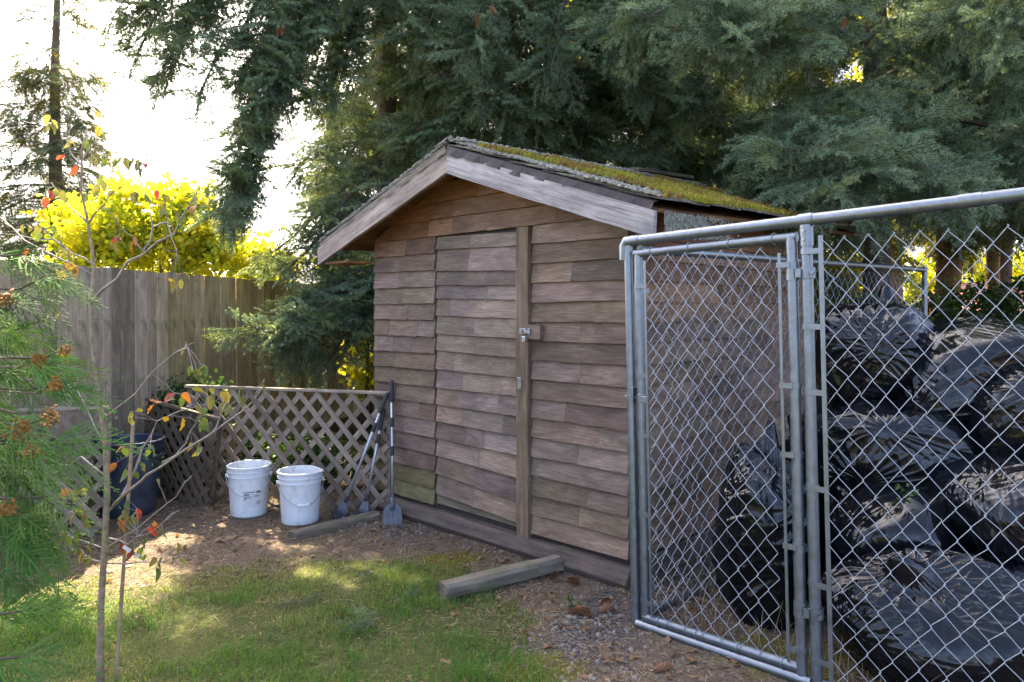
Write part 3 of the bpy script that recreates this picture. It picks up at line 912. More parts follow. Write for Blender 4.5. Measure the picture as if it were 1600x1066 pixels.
# ------------------------------------------------------------------ lattice panels
def lattice(label, p0, p1, zb, h, mat, seed, lean=0.0, roll=0.0, framed=True, pitch=0.152, tone=1.0, hr=None, right_frame=True):
    rs = np.random.default_rng(seed)
    p0, p1 = Vector(p0), Vector(p1)
    d = p1 - p0
    L = d.length
    th = thing('lattice_panel', label, 'lattice', (p0.x, p0.y, zb), math.atan2(d.y, d.x))
    pm = Matrix.Rotation(lean, 4, 'X') @ Matrix.Rotation(roll, 4, 'Y')
    w = 0.040
    ang = R(48)
    ca, sa = math.cos(ang), math.sin(ang)
    def clip(x0, sgn):
        """line x = x0 + sgn*t*ca, z = t*sa inside the panel"""
        t0, t1 = 0.0, h / sa
        a, b = (0 - x0) / (sgn * ca), (L - x0) / (sgn * ca)
        lo, hi = min(a, b), max(a, b)
        return max(t0, lo), min(t1, hi)
    for layer, sgn in ((0, -1), (1, 1)):
        x = -h / math.tan(ang) if sgn > 0 else 0.02
        end = L if sgn > 0 else L + h / math.tan(ang)
        while x < end:
            t0, t1 = clip(x, sgn)
            if t1 - t0 > 0.06:
                ln = t1 - t0
                V, Fc = [], []
                n = 3
                for i in range(n + 1):
                    q = ln * i / n
                    j = rs.normal(0, 0.0008, 2)
                    V += [(q, -0.0045 + j[0], -w / 2 + j[1]), (q, 0.0045 + j[0], -w / 2 + j[1]), (q, 0.0045 + j[0], w / 2 + j[1]), (q, -0.0045 + j[0], w / 2 + j[1])]
                for i in range(n):
                    for k in range(4):
                        a, c = i * 4 + k, i * 4 + (k + 1) % 4
                        Fc.append((a, a + 4, c + 4, c))
                Fc += [(0, 1, 2, 3), tuple(n * 4 + k for k in (3, 2, 1, 0))]
                o = obj('slat', mesh('slat', V, Fc, mat), th, color=tuple(np.array([1, 0.98, 0.96]) * rs.uniform(0.7, 1.2) * tone))
                sx, sz = x + sgn * t0 * ca, t0 * sa
                rot = Matrix.Rotation(-ang if sgn > 0 else -(math.pi - ang), 4, 'Y')
                o.matrix_local = pm @ Matrix.Translation((sx, -0.0049 if layer == 0 else 0.0049, sz)) @ rot
            x += pitch * rs.uniform(0.97, 1.03)
    if framed:
        o = obj('top_rail', bevel(MB().box(-0.02, L + 0.02, -0.02, 0.02, h, h + 0.022).mesh('top_rail', mat), 0.003), th, color=(1.15, 1.15, 1.15)); o.matrix_local = pm
        o = obj('end_stile', bevel(MB().box(-0.02, 0.012, 0.0105, 0.034, -0.02, h - 0.001).mesh('end_stile', mat), 0.003), th, color=(0.8, 0.8, 0.8)); o.matrix_local = pm
        if right_frame:
            o = obj('end_stile', bevel(MB().box(L - 0.012, L + 0.02, 0.0105, 0.034, -0.02, h - 0.001).mesh('end_stile', mat), 0.003), th, color=(0.8, 0.8, 0.8)); o.matrix_local = pm
    return th
lattice('long grey lattice panel with top rail running to the shed, behind the white buckets', (-2.65, 5.86, 0), (-0.935, 5.365, 0), -0.02, 0.90, M['lattice'], 3)
lattice('dark lattice panel tilted between the navy bin and the buckets', (-3.06, 5.88, 0), (-2.36, 5.56, 0), -0.02, 0.80, M['lattice_dark'], 4, roll=R(8), pitch=0.11, framed=True)
lattice('short grey lattice panel by the cedar fronds, left of the navy bin', (-3.42, 4.62, 0), (-2.74, 4.80, 0), -0.02, 0.86, M['lattice'], 5, lean=R(-9), pitch=0.125, framed=True, tone=0.8)

# ------------------------------------------------------------------ buckets and bin
def arc_handle(c, r, z, drop, az, n=22, rad=0.003):
    """wire bail hanging from two ears of a bucket, swung out to one side"""
    pts = []
    for i in range(n + 1):
        q = math.pi * i / n
        along = math.cos(q) * (r + 0.012)
        out = math.sin(q)
        off = r * 0.55 * out + 0.06 * out
        pts.append((math.cos(az) * along - math.sin(az) * off * 1.0, math.sin(az) * along + math.cos(az) * off * 1.0, z - drop * out))
    return pts

def build_buckets():
    specs = [((-1.955, 5.33), 0.0, True, R(196), 'white plastic bucket with printed label and rim dented on one side', 0.6),
             ((-1.515, 5.13), 0.4, False, R(205), 'white plastic bucket without label, grimy rim and wire handle with grip', 0.0)]
    for i, ((x, y), rz, lab, az, label, dirt) in enumerate(specs):
        t = thing('bucket', label, 'bucket', (x, y, g1(x, y) - 0.004), 0, 'white buckets by the lattice')
        R0, R1, H = 0.128, 0.150, 0.375
        pr = [(0.0, 0.002), (R0 - 0.012, 0.002), (R0, 0.012)]
        for f in np.linspace(0.05, 0.76, 8): pr.append((R0 + (R1 - R0) * f, H * f))
        rr = lambda f: R0 + (R1 - R0) * f
        pr += [(rr(.78), H * .78), (rr(.78) + .009, H * .785), (rr(.8) + .009, H * .80), (rr(.80), H * .805), (rr(.88), H * .87), (rr(.88) + .008, H * .875), (rr(.9) + .008, H * .893), (rr(.9), H * .897),
               (rr(.96), H * .955), (rr(.96) + .009, H * .96), (rr(1) + .009, H * .99), (rr(1) + .003, H), (rr(1) - .005, H * .995)]
        for f in np.linspace(0.94, 0.06, 6): pr.append((rr(f) - 0.005, H * f))
        pr += [(0.0, 0.012)]
        me = MB().lathe(pr, 56).mesh('body', M['bucket'])
        for v in me.vertices:                    # squashed rim
            f = max(0, v.co.z / H - 0.75) * 4
            if i == 1:
                a = math.atan2(v.co.y, v.co.x) - R(35)
                v.co.z -= 0.012 * f * max(0, math.cos(a)) ** 6
                v.co.x *= 1 + 0.03 * f; v.co.y *= 1 - 0.03 * f
        smooth_by_angle(me, 0.6)
        obj('body', me, t)
        pts = arc_handle((0, 0), rr(.82), H * .80, 0.135 if lab else 0.15, az)
        hd = obj('handle', MB().tube(pts, 0.0024, 6).mesh('handle', M['alu'], True), t)
        for s in (-1, 1):
            e = Vector((math.cos(az) * s * (rr(.82) + 0.008), math.sin(az) * s * (rr(.82) + 0.008), H * .80))
            obj('handle_ear', MB().tube([e - Vector((math.cos(az), math.sin(az), 0)) * s * 0.012, e + Vector((math.cos(az), math.sin(az), 0)) * s * 0.01], 0.014, 10).mesh('handle_ear', M['bucket']), t)
        if not lab:
            mid = len(pts) // 2
            obj('grip', MB().tube(pts[mid - 2:mid + 3], 0.0085, 8).mesh('grip', M['white'], True), hd)
        if lab:
            # printed label wrapped on the wall: paper strips and ink bars (lettering too small to read)
            def patch(name, a0, a1, z0, z1, off, mat, par):
                V, Fc = [], []
                n = 8
                for k in range(n + 1):
                    q = a0 + (a1 - a0) * k / n
                    for z in (z0, z1):
                        r_ = R0 + (R1 - R0) * z / H + off
                        V.append((r_ * math.cos(q), r_ * math.sin(q), z))
                for k in range(n): Fc.append((2 * k, 2 * k + 2, 2 * k + 3, 2 * k + 1))
                return obj(name, mesh(name, V, Fc, mat), par)
            c = R(-70) + 0.20
            lb = patch('label', c - 0.50, c + 0.42, 0.085, 0.205, 0.0008, M['paper'], t)
            q = c - 0.48
            patch('print', c - 0.46, c + 0.10, 0.192, 0.197, 0.0016, M['ink'], lb)
            patch('print', c + 0.16, c + 0.40, 0.188, 0.199, 0.0016, M['ink'], lb)
            patch('print', c - 0.46, c - 0.20, 0.174, 0.183, 0.0016, M['ink'], lb)
            patch('print', c - 0.46, c - 0.26, 0.162, 0.168, 0.0016, M['ink'], lb)
            patch('print', c - 0.46, c - 0.14, 0.153, 0.158, 0.0016, M['ink'], lb)
            patch('print', c - 0.46, c - 0.34, 0.140, 0.147, 0.0016, M['ink'], lb)
            patch('print', c + 0.10, c + 0.30, 0.160, 0.166, 0.0016, M['ink'], lb)
            for k in range(4):
                a_ = c + 0.20 + 0.055 * k
                patch('print', a_, a_ + 0.022, 0.104, 0.124, 0.0016, M['ink'], lb)
build_buckets()

def build_bin():
    x, y = -2.87, 5.36
    t = thing('trash_can', 'round navy blue plastic garbage can without lid', 'garbage can', (x, y, g1(x, y) - 0.006))
    H, R0, R1 = 0.56, 0.185, 0.235
    pr = [(0, 0.003), (R0 - .01, 0.003), (R0, 0.02)]
    for f in np.linspace(0.05, 0.84, 10): pr.append((R0 + (R1 - R0) * f, H * f))
    r = lambda f: R0 + (R1 - R0) * f
    pr += [(r(.86) + .012, H * .86), (r(.88) + .012, H * .89), (r(.9), H * .9), (r(.96), H * .955), (r(.96) + .016, H * .965), (r(1) + .016, H * .99), (r(1) + .004, H), (r(1) - .008, H * .985)]
    for f in np.linspace(0.92, 0.05, 6): pr.append((r(f) - 0.007, H * f))
    pr += [(0, 0.02)]
    me = MB().lathe(pr, 64).mesh('body', M['bin'])
    smooth_by_angle(me, 0.5)
    obj('body', me, t)
    for a in (R(-10), R(170)):
        c = Vector((math.cos(a), math.sin(a), 0)); u = Vector((-math.sin(a), math.cos(a), 0))
        p = c * (r(.9) + 0.008) + Vector((0, 0, H * 0.80))
        obj('handle', MB().tube([p + u * 0.07, p + u * 0.065 + c * 0.03, p - u * 0.065 + c * 0.03, p - u * 0.07], 0.011, 8).mesh('handle', M['bin'], True), t)
build_bin()

# ------------------------------------------------------------------ long-handled scrapers, timbers, cable
def scraper(label, foot, top, kind, face):
    foot, top = Vector(foot), Vector(top)
    d = (top - foot); L = d.length
    t = thing('long_scraper', label, 'scraper', foot)
    t.rotation_mode = 'QUATERNION'
    q = d.to_track_quat('Z', 'Y')
    x = q @ Vector((1, 0, 0))
    # turn about the shaft so the blade's flat side faces the given direction
    fdir = q.inverted() @ Vector(face)
    q = q @ Quaternion((0, 0, 1), math.atan2(fdir.y, fdir.x) + math.pi / 2)
    t.rotation_quaternion = q
    blade_h = 0.145 if kind == 0 else 0.10
    pole = obj('pole', MB().tube([(0, 0, blade_h * 0.8), (0, 0, L - 0.02)], 0.0105, 10).mesh('pole', M['alu'], True), t)
    obj('grip', MB().tube([(0, 0, L - 0.16), (0, 0, L - 0.155), (0, 0, L - 0.01), (0, 0, L)], [0.012, 0.0165, 0.0165, 0.011], 10).mesh('grip', M['grip'], True), t)
    for f in ((0.72,) if kind else (0.70, 0.50)):
        obj('sleeve', MB().tube([(0, 0, L * f - 0.035), (0, 0, L * f - 0.03), (0, 0, L * f + 0.03), (0, 0, L * f + 0.035)], [0.011, 0.0145, 0.0145, 0.011], 10).mesh('sleeve', M['grip'], True), t)
    if kind == 0:                              # spade-shaped plastic blade
        out = [(-0.066, 0), (-0.070, 0.05), (-0.062, 0.105), (-0.042, 0.135), (-0.018, 0.148), (0.018, 0.148), (0.042, 0.135), (0.062, 0.105), (0.070, 0.05), (0.066, 0)]
        V, Fc = [], []
        for yy in (-0.004, 0.004):
            V += [(a, yy - 0.018 * (a / 0.07) ** 2 + 0.01, b) for a, b in out]
        n = len(out)
        Fc = [tuple(range(n - 1, -1, -1)), tuple(range(n, 2 * n))] + [(k, (k + 1) % n, (k + 1) % n + n, k + n) for k in range(n)]
        bl = obj('blade', mesh('blade', V, Fc, M['blade']), t)
        for a in (-0.034, 0.0, 0.034):
            obj('rib', MB().box(a - 0.0035, a + 0.0035, -0.012, 0.002 - 0.018 * (a / 0.07) ** 2 + 0.008, 0.01, 0.11).mesh('rib', M['blade']), bl)
        obj('socket', MB().tube([(0, 0, 0.10), (0, 0, 0.19)], [0.02, 0.013], 10).mesh('socket', M['blade'], True), t)
    else:                                      # brush head with bristles / small scoop
        m_ = MB().add([(-0.055, -0.02, 0), (0.055, -0.02, 0), (0.055, 0.02, 0), (-0.055, 0.02, 0), (-0.02, -0.012, 0.13), (0.02, -0.012, 0.13), (0.02, 0.012, 0.13), (-0.02, 0.012, 0.13)],
                      [(3, 2, 1, 0), (4, 5, 6, 7), (0, 1, 5, 4), (1, 2, 6, 5), (2, 3, 7, 6), (3, 0, 4, 7)]).mesh('head', M['blade'])
        hd = obj('head', bevel(m_, 0.004), t)
        rs = np.random.default_rng(5)
        P = np.stack([rs.uniform(-0.05, 0.05, 500), rs.uniform(-0.03, 0.03, 500), rs.uniform(-0.004, 0.05, 500)], 1)
        slivers('bristles', P, rs, 0.05, 0.0015, (0, 1, 0), M['grip'], hd)
        obj('ferrule', MB().tube([(0, 0, 0.12), (0, 0, 0.17)], [0.02, 0.0125], 8).mesh('ferrule', M['grip'], True), t)
scraper('upright long scraper with grey spade blade standing against the shed corner', (-0.843, 5.06, g1(-.84, 5.06) - 0.004), (-0.895, 5.335, 0.985), 0, (0, -1, 0))
scraper('leaning long brush with black foam grip, its pole crossing in front of the other', (-1.255, 5.20, 0.0), (-0.925, 5.335, 0.895), 1, (0.3, -1, 0))
scraper('shorter leaning long brush behind the crossing pole', (-1.085, 5.21, 0.0), (-0.955, 5.345, 0.775), 1, (-0.2, -1, 0))

def timber(label, p0, p1, w, h, seed, roundish=False):
    rs = np.random.default_rng(seed)
    p0, p1 = Vector(p0), Vector(p1)
    d = p1 - p0
    L = d.length
    n = 14
    V, Fc = [], []
    K = 10
    for i in range(n + 1):
        f = i / n
        for k in range(K):
            q = 2 * math.pi * k / K + 0.2
            sq = 1 / max(abs(math.cos(q)), abs(math.sin(q))) * 0.82 if not roundish else 1
            sq = min(sq, 1.12)
            er = 1 - (0.10 * abs(rs.normal()) if f > 0.75 else 0.03 * abs(rs.normal()))
            V.append((f * L + (rs.normal(0, 0.006) if i in (0, n) else 0), math.cos(q) * w / 2 * sq * er, h / 2 + math.sin(q) * h / 2 * sq * er))
    for i in range(n):
        for k in range(K):
            a, c = i * K + k, i * K + (k + 1) % K
            Fc.append((a, a + K, c + K, c))
    Fc += [tuple(range(K)), tuple(n * K + k for k in range(K - 1, -1, -1))]
    o = obj('timber', mesh('timber', V, Fc, M['timber']), None, (p0.x, p0.y, p0.z), (0, 0, math.atan2(d.y, d.x)))
    tag(o, label, 'timber')
    return o
timber('weathered landscape timber lying on the lawn edge, its end against the shed sill', (-0.36, 3.74, -0.004), (0.275, 4.165, 0), 0.105, 0.095, 3)
timber('half-buried timber on the dirt between the white bucket and the scraper blade', (-1.45, 4.73, -0.03), (-0.985, 5.22, 0), 0.10, 0.085, 8)
_c = [at(515, 797, 5.28), at(530, 806, 5.2), at(552, 812, 5.12), at(575, 808, 5.15), at(590, 800, 5.28)]
tag(obj('cable', MB().tube([(v.x, v.y, 0.012 + g1(v.x, v.y)) for v in _c], 0.005, 6).mesh('cable', M['alu'], True)), 'thin grey cable lying on the dirt beside the grimy bucket', 'cable')

# ------------------------------------------------------------------ chain link kennel
KC = (0.568, 3.44)
KA = math.atan2(-0.672, 0.74)
KS = math.atan2(0.66, 0.75)
SH = 0.024                                         # everything leans a little
def kx(x, z): return x + SH * (1.85 - z)
DW = 0.0435                                         # diamond width
_wire = {}
def wire_mesh(z0, z1, var, phase, rad=0.0016):
    key = (round(z0, 3), round(z1, 3), var, phase)
    if key in _wire: return _wire[key]
    rs = np.random.default_rng(var + 17)
    hh = 0.0545
    n = int((z1 - z0) / hh)
    pts = []
    for i in range(n + 1):
        s = 1 if (i + phase) % 2 else -1
        z = z0 + i * hh
        x = s * (DW / 2 + 0.0016) + rs.normal(0, 0.0016)
        y = s * 0.0
        j = rs.normal(0, 0.0022)
        pts.append((x - s * 0.004, -0.0036, z - 0.005 + j)); pts.append((x, 0.0, z + j)); pts.append((x - s * 0.004, 0.0036, z + 0.005 + j))
    _wire[key] = MB().tube(pts, rad, 5).mesh('wire', M['wire'], True)
    return _wire[key]

def band(c, ax, r, mat=None, h=0.022):
    """ring clamp round an upright tube with a short tongue towards the tension bar"""
    b = MB()
    b.lathe([(r + .0005, -h / 2), (r + .004, -h / 2), (r + .004, h / 2), (r + .0005, h / 2), (r + .0005, -h / 2)], 18, c)
    lx, ly = ax
    b.add(*(lambda q: (q.V, q.F))(MB().box(c[0] + min(0, lx), c[0] + max(0, lx), c[1] - r - .006, c[1] - r - .001, c[2] - h / 2, c[2] + h / 2)))
    return b.mesh('tension_band', M['galv'])

def tube_obj(name, pts, r, parent, n=16):
    return obj(name, smooth_by_angle(MB().tube(pts, r, n).mesh(name, M['galv']), 1.0), parent)

def build_kennel():
    f = thing('chain_link_fence', 'galvanised chain link fence front with a narrow gate, bags behind', 'fence', (KC[0], KC[1], 0), KA)
    XT, XE = 0.830, 2.45
    # top rail rises slightly to the right
    zr = lambda x: 1.838 + 0.036 * x
    tube_obj('top_rail', [(-0.03, 0, zr(-0.03)), (0.4, 0, zr(0.4)), (XT, 0, zr(XT)), (1.6, 0, zr(1.6)), (XE, 0, zr(XE))], 0.0235, f)
    tube_obj('post', [(kx(-0.012, 0), 0, -0.02), (-0.012, 0, zr(0) - 0.022)], 0.021, f)
    tube_obj('post', [(kx(XT, 0), 0, -0.06), (XT, 0, zr(XT) - 0.02)], 0.0225, f)
    tube_obj('post', [(kx(XE, 0), 0, -0.06), (XE, 0, zr(XE) - 0.02)], 0.0225, f)
    tube_obj('bottom_rail', [(kx(0.0, 0), -0.012, 0.022), (kx(XT, 0) - 0.02, -0.012, 0.022)], 0.021, f)
    tube_obj('bottom_rail', [(kx(XT, 0) + 0.022, 0, 0.022), (kx(XE, 0), 0, 0.022)], 0.021, f)
    # fittings: rail elbow cap, tee clamp and rail sleeve
    obj('corner_elbow', smooth_by_angle(MB().tube([(-0.035, 0, zr(0) - 0.09), (-0.033, 0, zr(0) - 0.02), (-0.02, 0, zr(0) + 0.0), (0.01, 0, zr(0.01)), (0.05, 0, zr(.05))], [0.0235, 0.026, 0.0268, 0.0262, 0.0258], 14).mesh('corner_elbow', M['galv']), 1.0), f)
    tee = obj('tee_clamp', smooth_by_angle(MB().tube([(XT - 0.028, 0, zr(XT) - .001), (XT + 0.028, 0, zr(XT) + .001)], 0.0275, 14).tube([(XT + SH * 0.1, 0, zr(XT) - 0.105), (XT, 0, zr(XT) - 0.02)], 0.0262, 14).mesh('tee_clamp', M['galv']), 1.0), f)
    for z in (0.045, 0.08):
        obj('bolt', MB().tube([(XT, -0.024, zr(XT) - z), (XT, -0.034, zr(XT) - z)], 0.006, 6).mesh('bolt', M['steel']), tee)
    tube_obj('rail_sleeve', [(1.36, 0, zr(1.36)), (1.43, 0, zr(1.43))], 0.0255, f)
    # right-hand bay: tension bar, bands, zigzag wires
    xb = XT + 0.056
    obj('tension_bar', MB().box(0, 0.017, -0.032, -0.027, 0, 1.77).mesh('tension_bar', M['galv']), f, (kx(xb, 0.02), 0, 0.03), (0, -math.atan(SH), 0))
    for z in (0.12, 0.42, 0.80, 1.18, 1.42 + 0.02, 1.74):
        x = kx(XT, z)
        obj('tension_band', band((x, 0, z), (0.072, 0), 0.0225), f)
    x = xb + DW / 2 + 0.012
    k = 0
    while x < XE - 0.05:
        o = obj('wire', wire_mesh(0.045, 1.815, k % 4, k % 2), f, (kx(x, 0), -0.028, 0), (0, -math.atan(SH), 0))
        x += DW; k += 1
    # gate leaf
    gx0, gx1, gy = 0.045, 0.772, -0.004
    zt0, zt1, zb = 1.775, 1.803, 0.062
    g = MB()
    g.tube([(kx(gx0, zb), gy, zb - .02), (kx(gx0, zt0), gy, zt0 + 0.0)], 0.0195, 14)
    g.tube([(kx(gx1, zb), gy, zb - .04), (kx(gx1, zt1), gy, zt1 + 0.0)], 0.0225, 14)
    g.tube([(kx(gx0, zt0) - 0.019, gy, zt0), (kx(gx1, zt1) + 0.022, gy, zt1)], 0.0200, 14)
    g.tube([(kx(gx0, zb) - 0.01, gy, zb), (kx(gx1, zb), gy, zb)], 0.0205, 14)
    gate = obj('gate', smooth_by_angle(g.mesh('gate', M['galv']), 1.0), f)
    tag(gate, 'closed narrow chain link gate leaf in its tube frame')
    for s, xx in ((1, gx0), (-1, gx1)):
        xo = xx + s * 0.045
        obj('tension_bar', MB().box(-0.006, 0.006, -0.027, -0.023, 0, 1.66).mesh('tension_bar', M['galv']), gate, (kx(xo, 0.08), 0, 0.08), (0, -math.atan(SH), 0))
        for z in (0.14, 0.55, 0.92, 1.20, 1.62 if s > 0 else 1.69):
            obj('tension_band', band((kx(xx, z), gy, z), (s * 0.055, 0), 0.0195 if s > 0 else 0.0225), gate)
    x = gx0 + 0.05 + DW / 2 - 0.012
    k = 0
    while x < gx1 - 0.06:
        obj('wire', wire_mesh(0.075, 1.765, k % 4 + 4, k % 2), gate, (kx(x, 0), -0.022, 0), (0, -math.atan(SH), 0))
        x += DW; k += 1
    rs = np.random.default_rng(4)
    for z0_, fx in ((0.062, 0), (1.78, 1)):
        for q in np.linspace(0.12, 0.70, 4):
            zc = zb if not fx else zt0 + (zt1 - zt0) * q / 0.75
            V = MB().tube([(kx(q, zc) + 0.004 * math.cos(a), gy + 0.024 * math.cos(a), zc + 0.024 * math.sin(a)) for a in np.linspace(0, 6.1, 13)], 0.0018, 5).mesh('tie_wire', M['wire'])
            obj('tie_wire', V, gate)
    # hinges on the right, latch on the left
    for z in (0.30, 1.655):
        xh = kx(gx1 + 0.03, z)
        h = MB().lathe([(0.0265, -0.022), (0.0300, -0.022), (0.0300, 0.022), (0.0265, 0.022)], 18, (kx(XT, z), 0, z))
        h.lathe([(0.0235, -0.03), (0.0265, -0.03), (0.0265, 0.03), (0.0235, 0.03)], 18, (kx(gx1, z), gy, z + 0.002))
        h.box(xh - 0.008, xh + 0.014, -0.034, -0.02, z - 0.018, z + 0.018)
        obj('hinge', h.mesh('hinge', M['galv']), gate)
        obj('bolt', MB().tube([(kx(XT, z) + 0.032, -0.03, z), (kx(XT, z) + 0.032, -0.046, z)], 0.009, 6).mesh('bolt', M['galv']), gate)
    z = 1.09
    l = MB().lathe([(0.020, -0.02), (0.0235, -0.02), (0.0235, 0.02), (0.020, 0.02)], 18, (kx(gx0, z), gy, z))
    l.box(kx(gx0, z) - 0.085, kx(gx0, z) - 0.018, -0.014, -0.008, z - 0.006, z + 0.008)
    l.box(kx(gx0, z) - 0.04, kx(gx0, z) - 0.03, -0.03, 0.006, z - 0.02, z + 0.05)
    l.box(kx(gx0, z) + 0.016, kx(gx0, z) + 0.044, -0.03, -0.022, z - 0.018, z + 0.012)
    obj('latch', bevel(l.mesh('latch', M['galv']), 0.0015, 1), gate)
    # side run beside the shed
    s = thing('chain_link_fence', 'galvanised chain link side run close along the shed side wall', 'fence', (KC[0] + 0.035, KC[1] + 0.02, 0), KS)
    LS = 3.75
    tube_obj('top_rail', [(0.02, 0, 1.80), (1.2, 0, 1.815), (2.5, 0, 1.83), (LS, 0, 1.845)], 0.0205, s, 12)
    tube_obj('rail_sleeve', [(0.26, 0, 1.8035), (0.33, 0, 1.8045)], 0.0225, s, 12)
    tube_obj('post', [(0.03, 0, -0.03), (0.01, 0, 1.80)], 0.021, s, 12)
    tube_obj('post', [(LS, 0, -0.03), (LS, 0, 1.87)], 0.0215, s, 12)
    tube_obj('bottom_rail', [(0.03, 0, 0.024), (LS, 0, 0.024)], 0.02, s, 12)
    for z in (0.1, 0.45, 0.85, 1.25, 1.6):
        obj('tension_band', band((0.03 - 0.02 * z / 1.8, 0, z), (0.05, 0), 0.021), s)
    x, k = 0.10, 0
    while x < LS - 0.04:
        obj('wire', wire_mesh(0.04, 1.785, k % 4 + 8, k % 2), s, (x, -0.022, 0))
        x += DW; k += 1
build_kennel()

# ------------------------------------------------------------------ garbage bags
def bag_mesh(size, seed, knot=(0, 0, 1), wr=1.0, bands=0.0, fine=True):
    rs = np.random.default_rng(seed)
    nu, nv = (340, 200) if fine else (120, 80)
    u = np.linspace(0, 2 * np.pi, nu, endpoint=False); v = np.linspace(0.0, np.pi, nv)
    U, Vv = np.meshgrid(u, v)
    D = np.stack([np.sin(Vv) * np.cos(U), np.sin(Vv) * np.sin(U), np.cos(Vv)], -1).reshape(-1, 3)
    # soft polyhedron: things inside press flat facets into the film
    npl = 24
    N = rs.normal(0, 1, (npl, 3)); N[0] = (0, 0, -1); N /= np.linalg.norm(N, axis=1)[:, None]
    dist = rs.uniform(0.86, 1.05, npl); dist[0] = 0.82
    inv = np.clip(D @ N.T, 0, None) / dist
    k = 16.0
    r = 1 / (np.power((inv ** k).sum(1) + 0.92 ** k, 1 / k))
    r = np.minimum(r, 1.2)
    P = D * r[:, None]
    r = r + 0.05 * vnoise(P * 1.7 + seed, seed)
    # crumpled film: straight creases where cells of slack meet
    Dw = D + 0.05 * np.stack([vnoise(D * 4, seed + 61), vnoise(D * 4, seed + 62), vnoise(D * 4, seed + 63)], 1)
    for m_, amp in ((14, 0.15), (50, 0.06), (200, 0.014)):
        Q = rs.normal(0, 1, (m_, 3)); Q /= np.linalg.norm(Q, axis=1)[:, None]
        st = np.array([1.0, 1.0, 1.0 if bands == 0 else 2.2])
        A, B = (Dw * st).astype(np.float32), (Q * st).astype(np.float32)
        d2 = ((B ** 2).sum(1)[None] - 2 * (A @ B.T)).min(1) + (A ** 2).sum(1)
        f1 = np.sqrt(np.maximum(d2, 1e-6)).astype(float)
        r = r + amp * (f1 - f1.mean()) * (1.0 if bands == 0 else 0.7)
    # gathered film near the knot, folds radiating from it
    kn = np.asarray(knot, float); kn /= np.linalg.norm(kn)
    anchors = [(kn, 1.0, 0.8, 11)]
    for i in range(5):
        c = rs.normal(0, 1, 3); c /= np.linalg.norm(c)
        anchors.append((c, rs.uniform(.45, .8), rs.uniform(.45, .8), int(rs.integers(7, 13))))
    for i, (c, am, sg, nf) in enumerate(anchors):
        az0 = rs.uniform(-math.pi, math.pi)
        ca = np.clip(D @ c, -1, 1); th = np.arccos(ca)
        a = np.cross(c, [0.31, 0.2, 0.93]); a /= np.linalg.norm(a); b = np.cross(c, a)
        az = np.arctan2(D @ b, D @ a)
        ph = az * nf + 2.4 * vnoise(D * 1.6 + i * 3, seed + 2 + i) + 1.2 * vnoise(np.stack([np.cos(az) * 3, np.sin(az) * 3, th * .5], 1), seed + 9 + i)
        fold = (1 - np.abs(np.sin(ph))) ** 2.0
        env = np.exp(-(th / sg) ** 2) * sstep(0.0, 0.25, th)
        r = r + 0.040 * am * wr * fold * env - 0.02 * am * env
    for i in range(6 if fine else 0):            # stretched streaks, each patch with its own direction
        A = rs.normal(0, 1, (3, 3)); A, _ = np.linalg.qr(A)
        q = (P + 0.06 * vnoise(P * 3, seed + 80 + i)[:, None]) @ A * np.array([1.6, 1.6, rs.uniform(13, 22)]) + i * 7
        st_ = (1 - np.abs(vnoise(q, seed + 90 + i))) ** 4
        reg = sstep(0.0, 0.5, vnoise(D * 1.5 + i * 11, seed + 100 + i))
        r = r + 0.011 * st_ * reg
    th = np.arccos(np.clip(D @ kn, -1, 1))
    r = r + 0.30 * np.exp(-(th / 0.13) ** 2) - 0.05 * np.exp(-((th - 0.3) / 0.12) ** 2)
    if bands > 0:
        for i in range(3):
            q = (P[:, 2] + 0.25 * P[:, 0] * rs.normal() + 0.2 * P[:, 1] * rs.normal()) * rs.uniform(9, 17) + 1.7 * vnoise(P * 2.4 + i * 5, seed + 20 + i)
            r = r + 0.045 * (1 - np.abs(np.sin(q))) ** 2.5 * (0.5 + 0.5 * vnoise(P * 2, seed + 70 + i))
    P = D * r[:, None] * np.asarray(size) / 2
    # settle on a flat underside
    zb = -0.40 * size[2]
    P[:, 2] = np.where(P[:, 2] < zb, zb + (P[:, 2] - zb) * 0.08, P[:, 2])
    P[:, 2] -= P[:, 2].min()
    i = np.arange((nv - 1) * nu); rr, cc = i // nu, i % nu
    Fc = np.stack([rr * nu + cc, (rr + 1) * nu + cc, (rr + 1) * nu + (cc + 1) % nu, rr * nu + (cc + 1) % nu], 1)
    return mesh('garbage_bag', P, Fc, M['bag'], True)

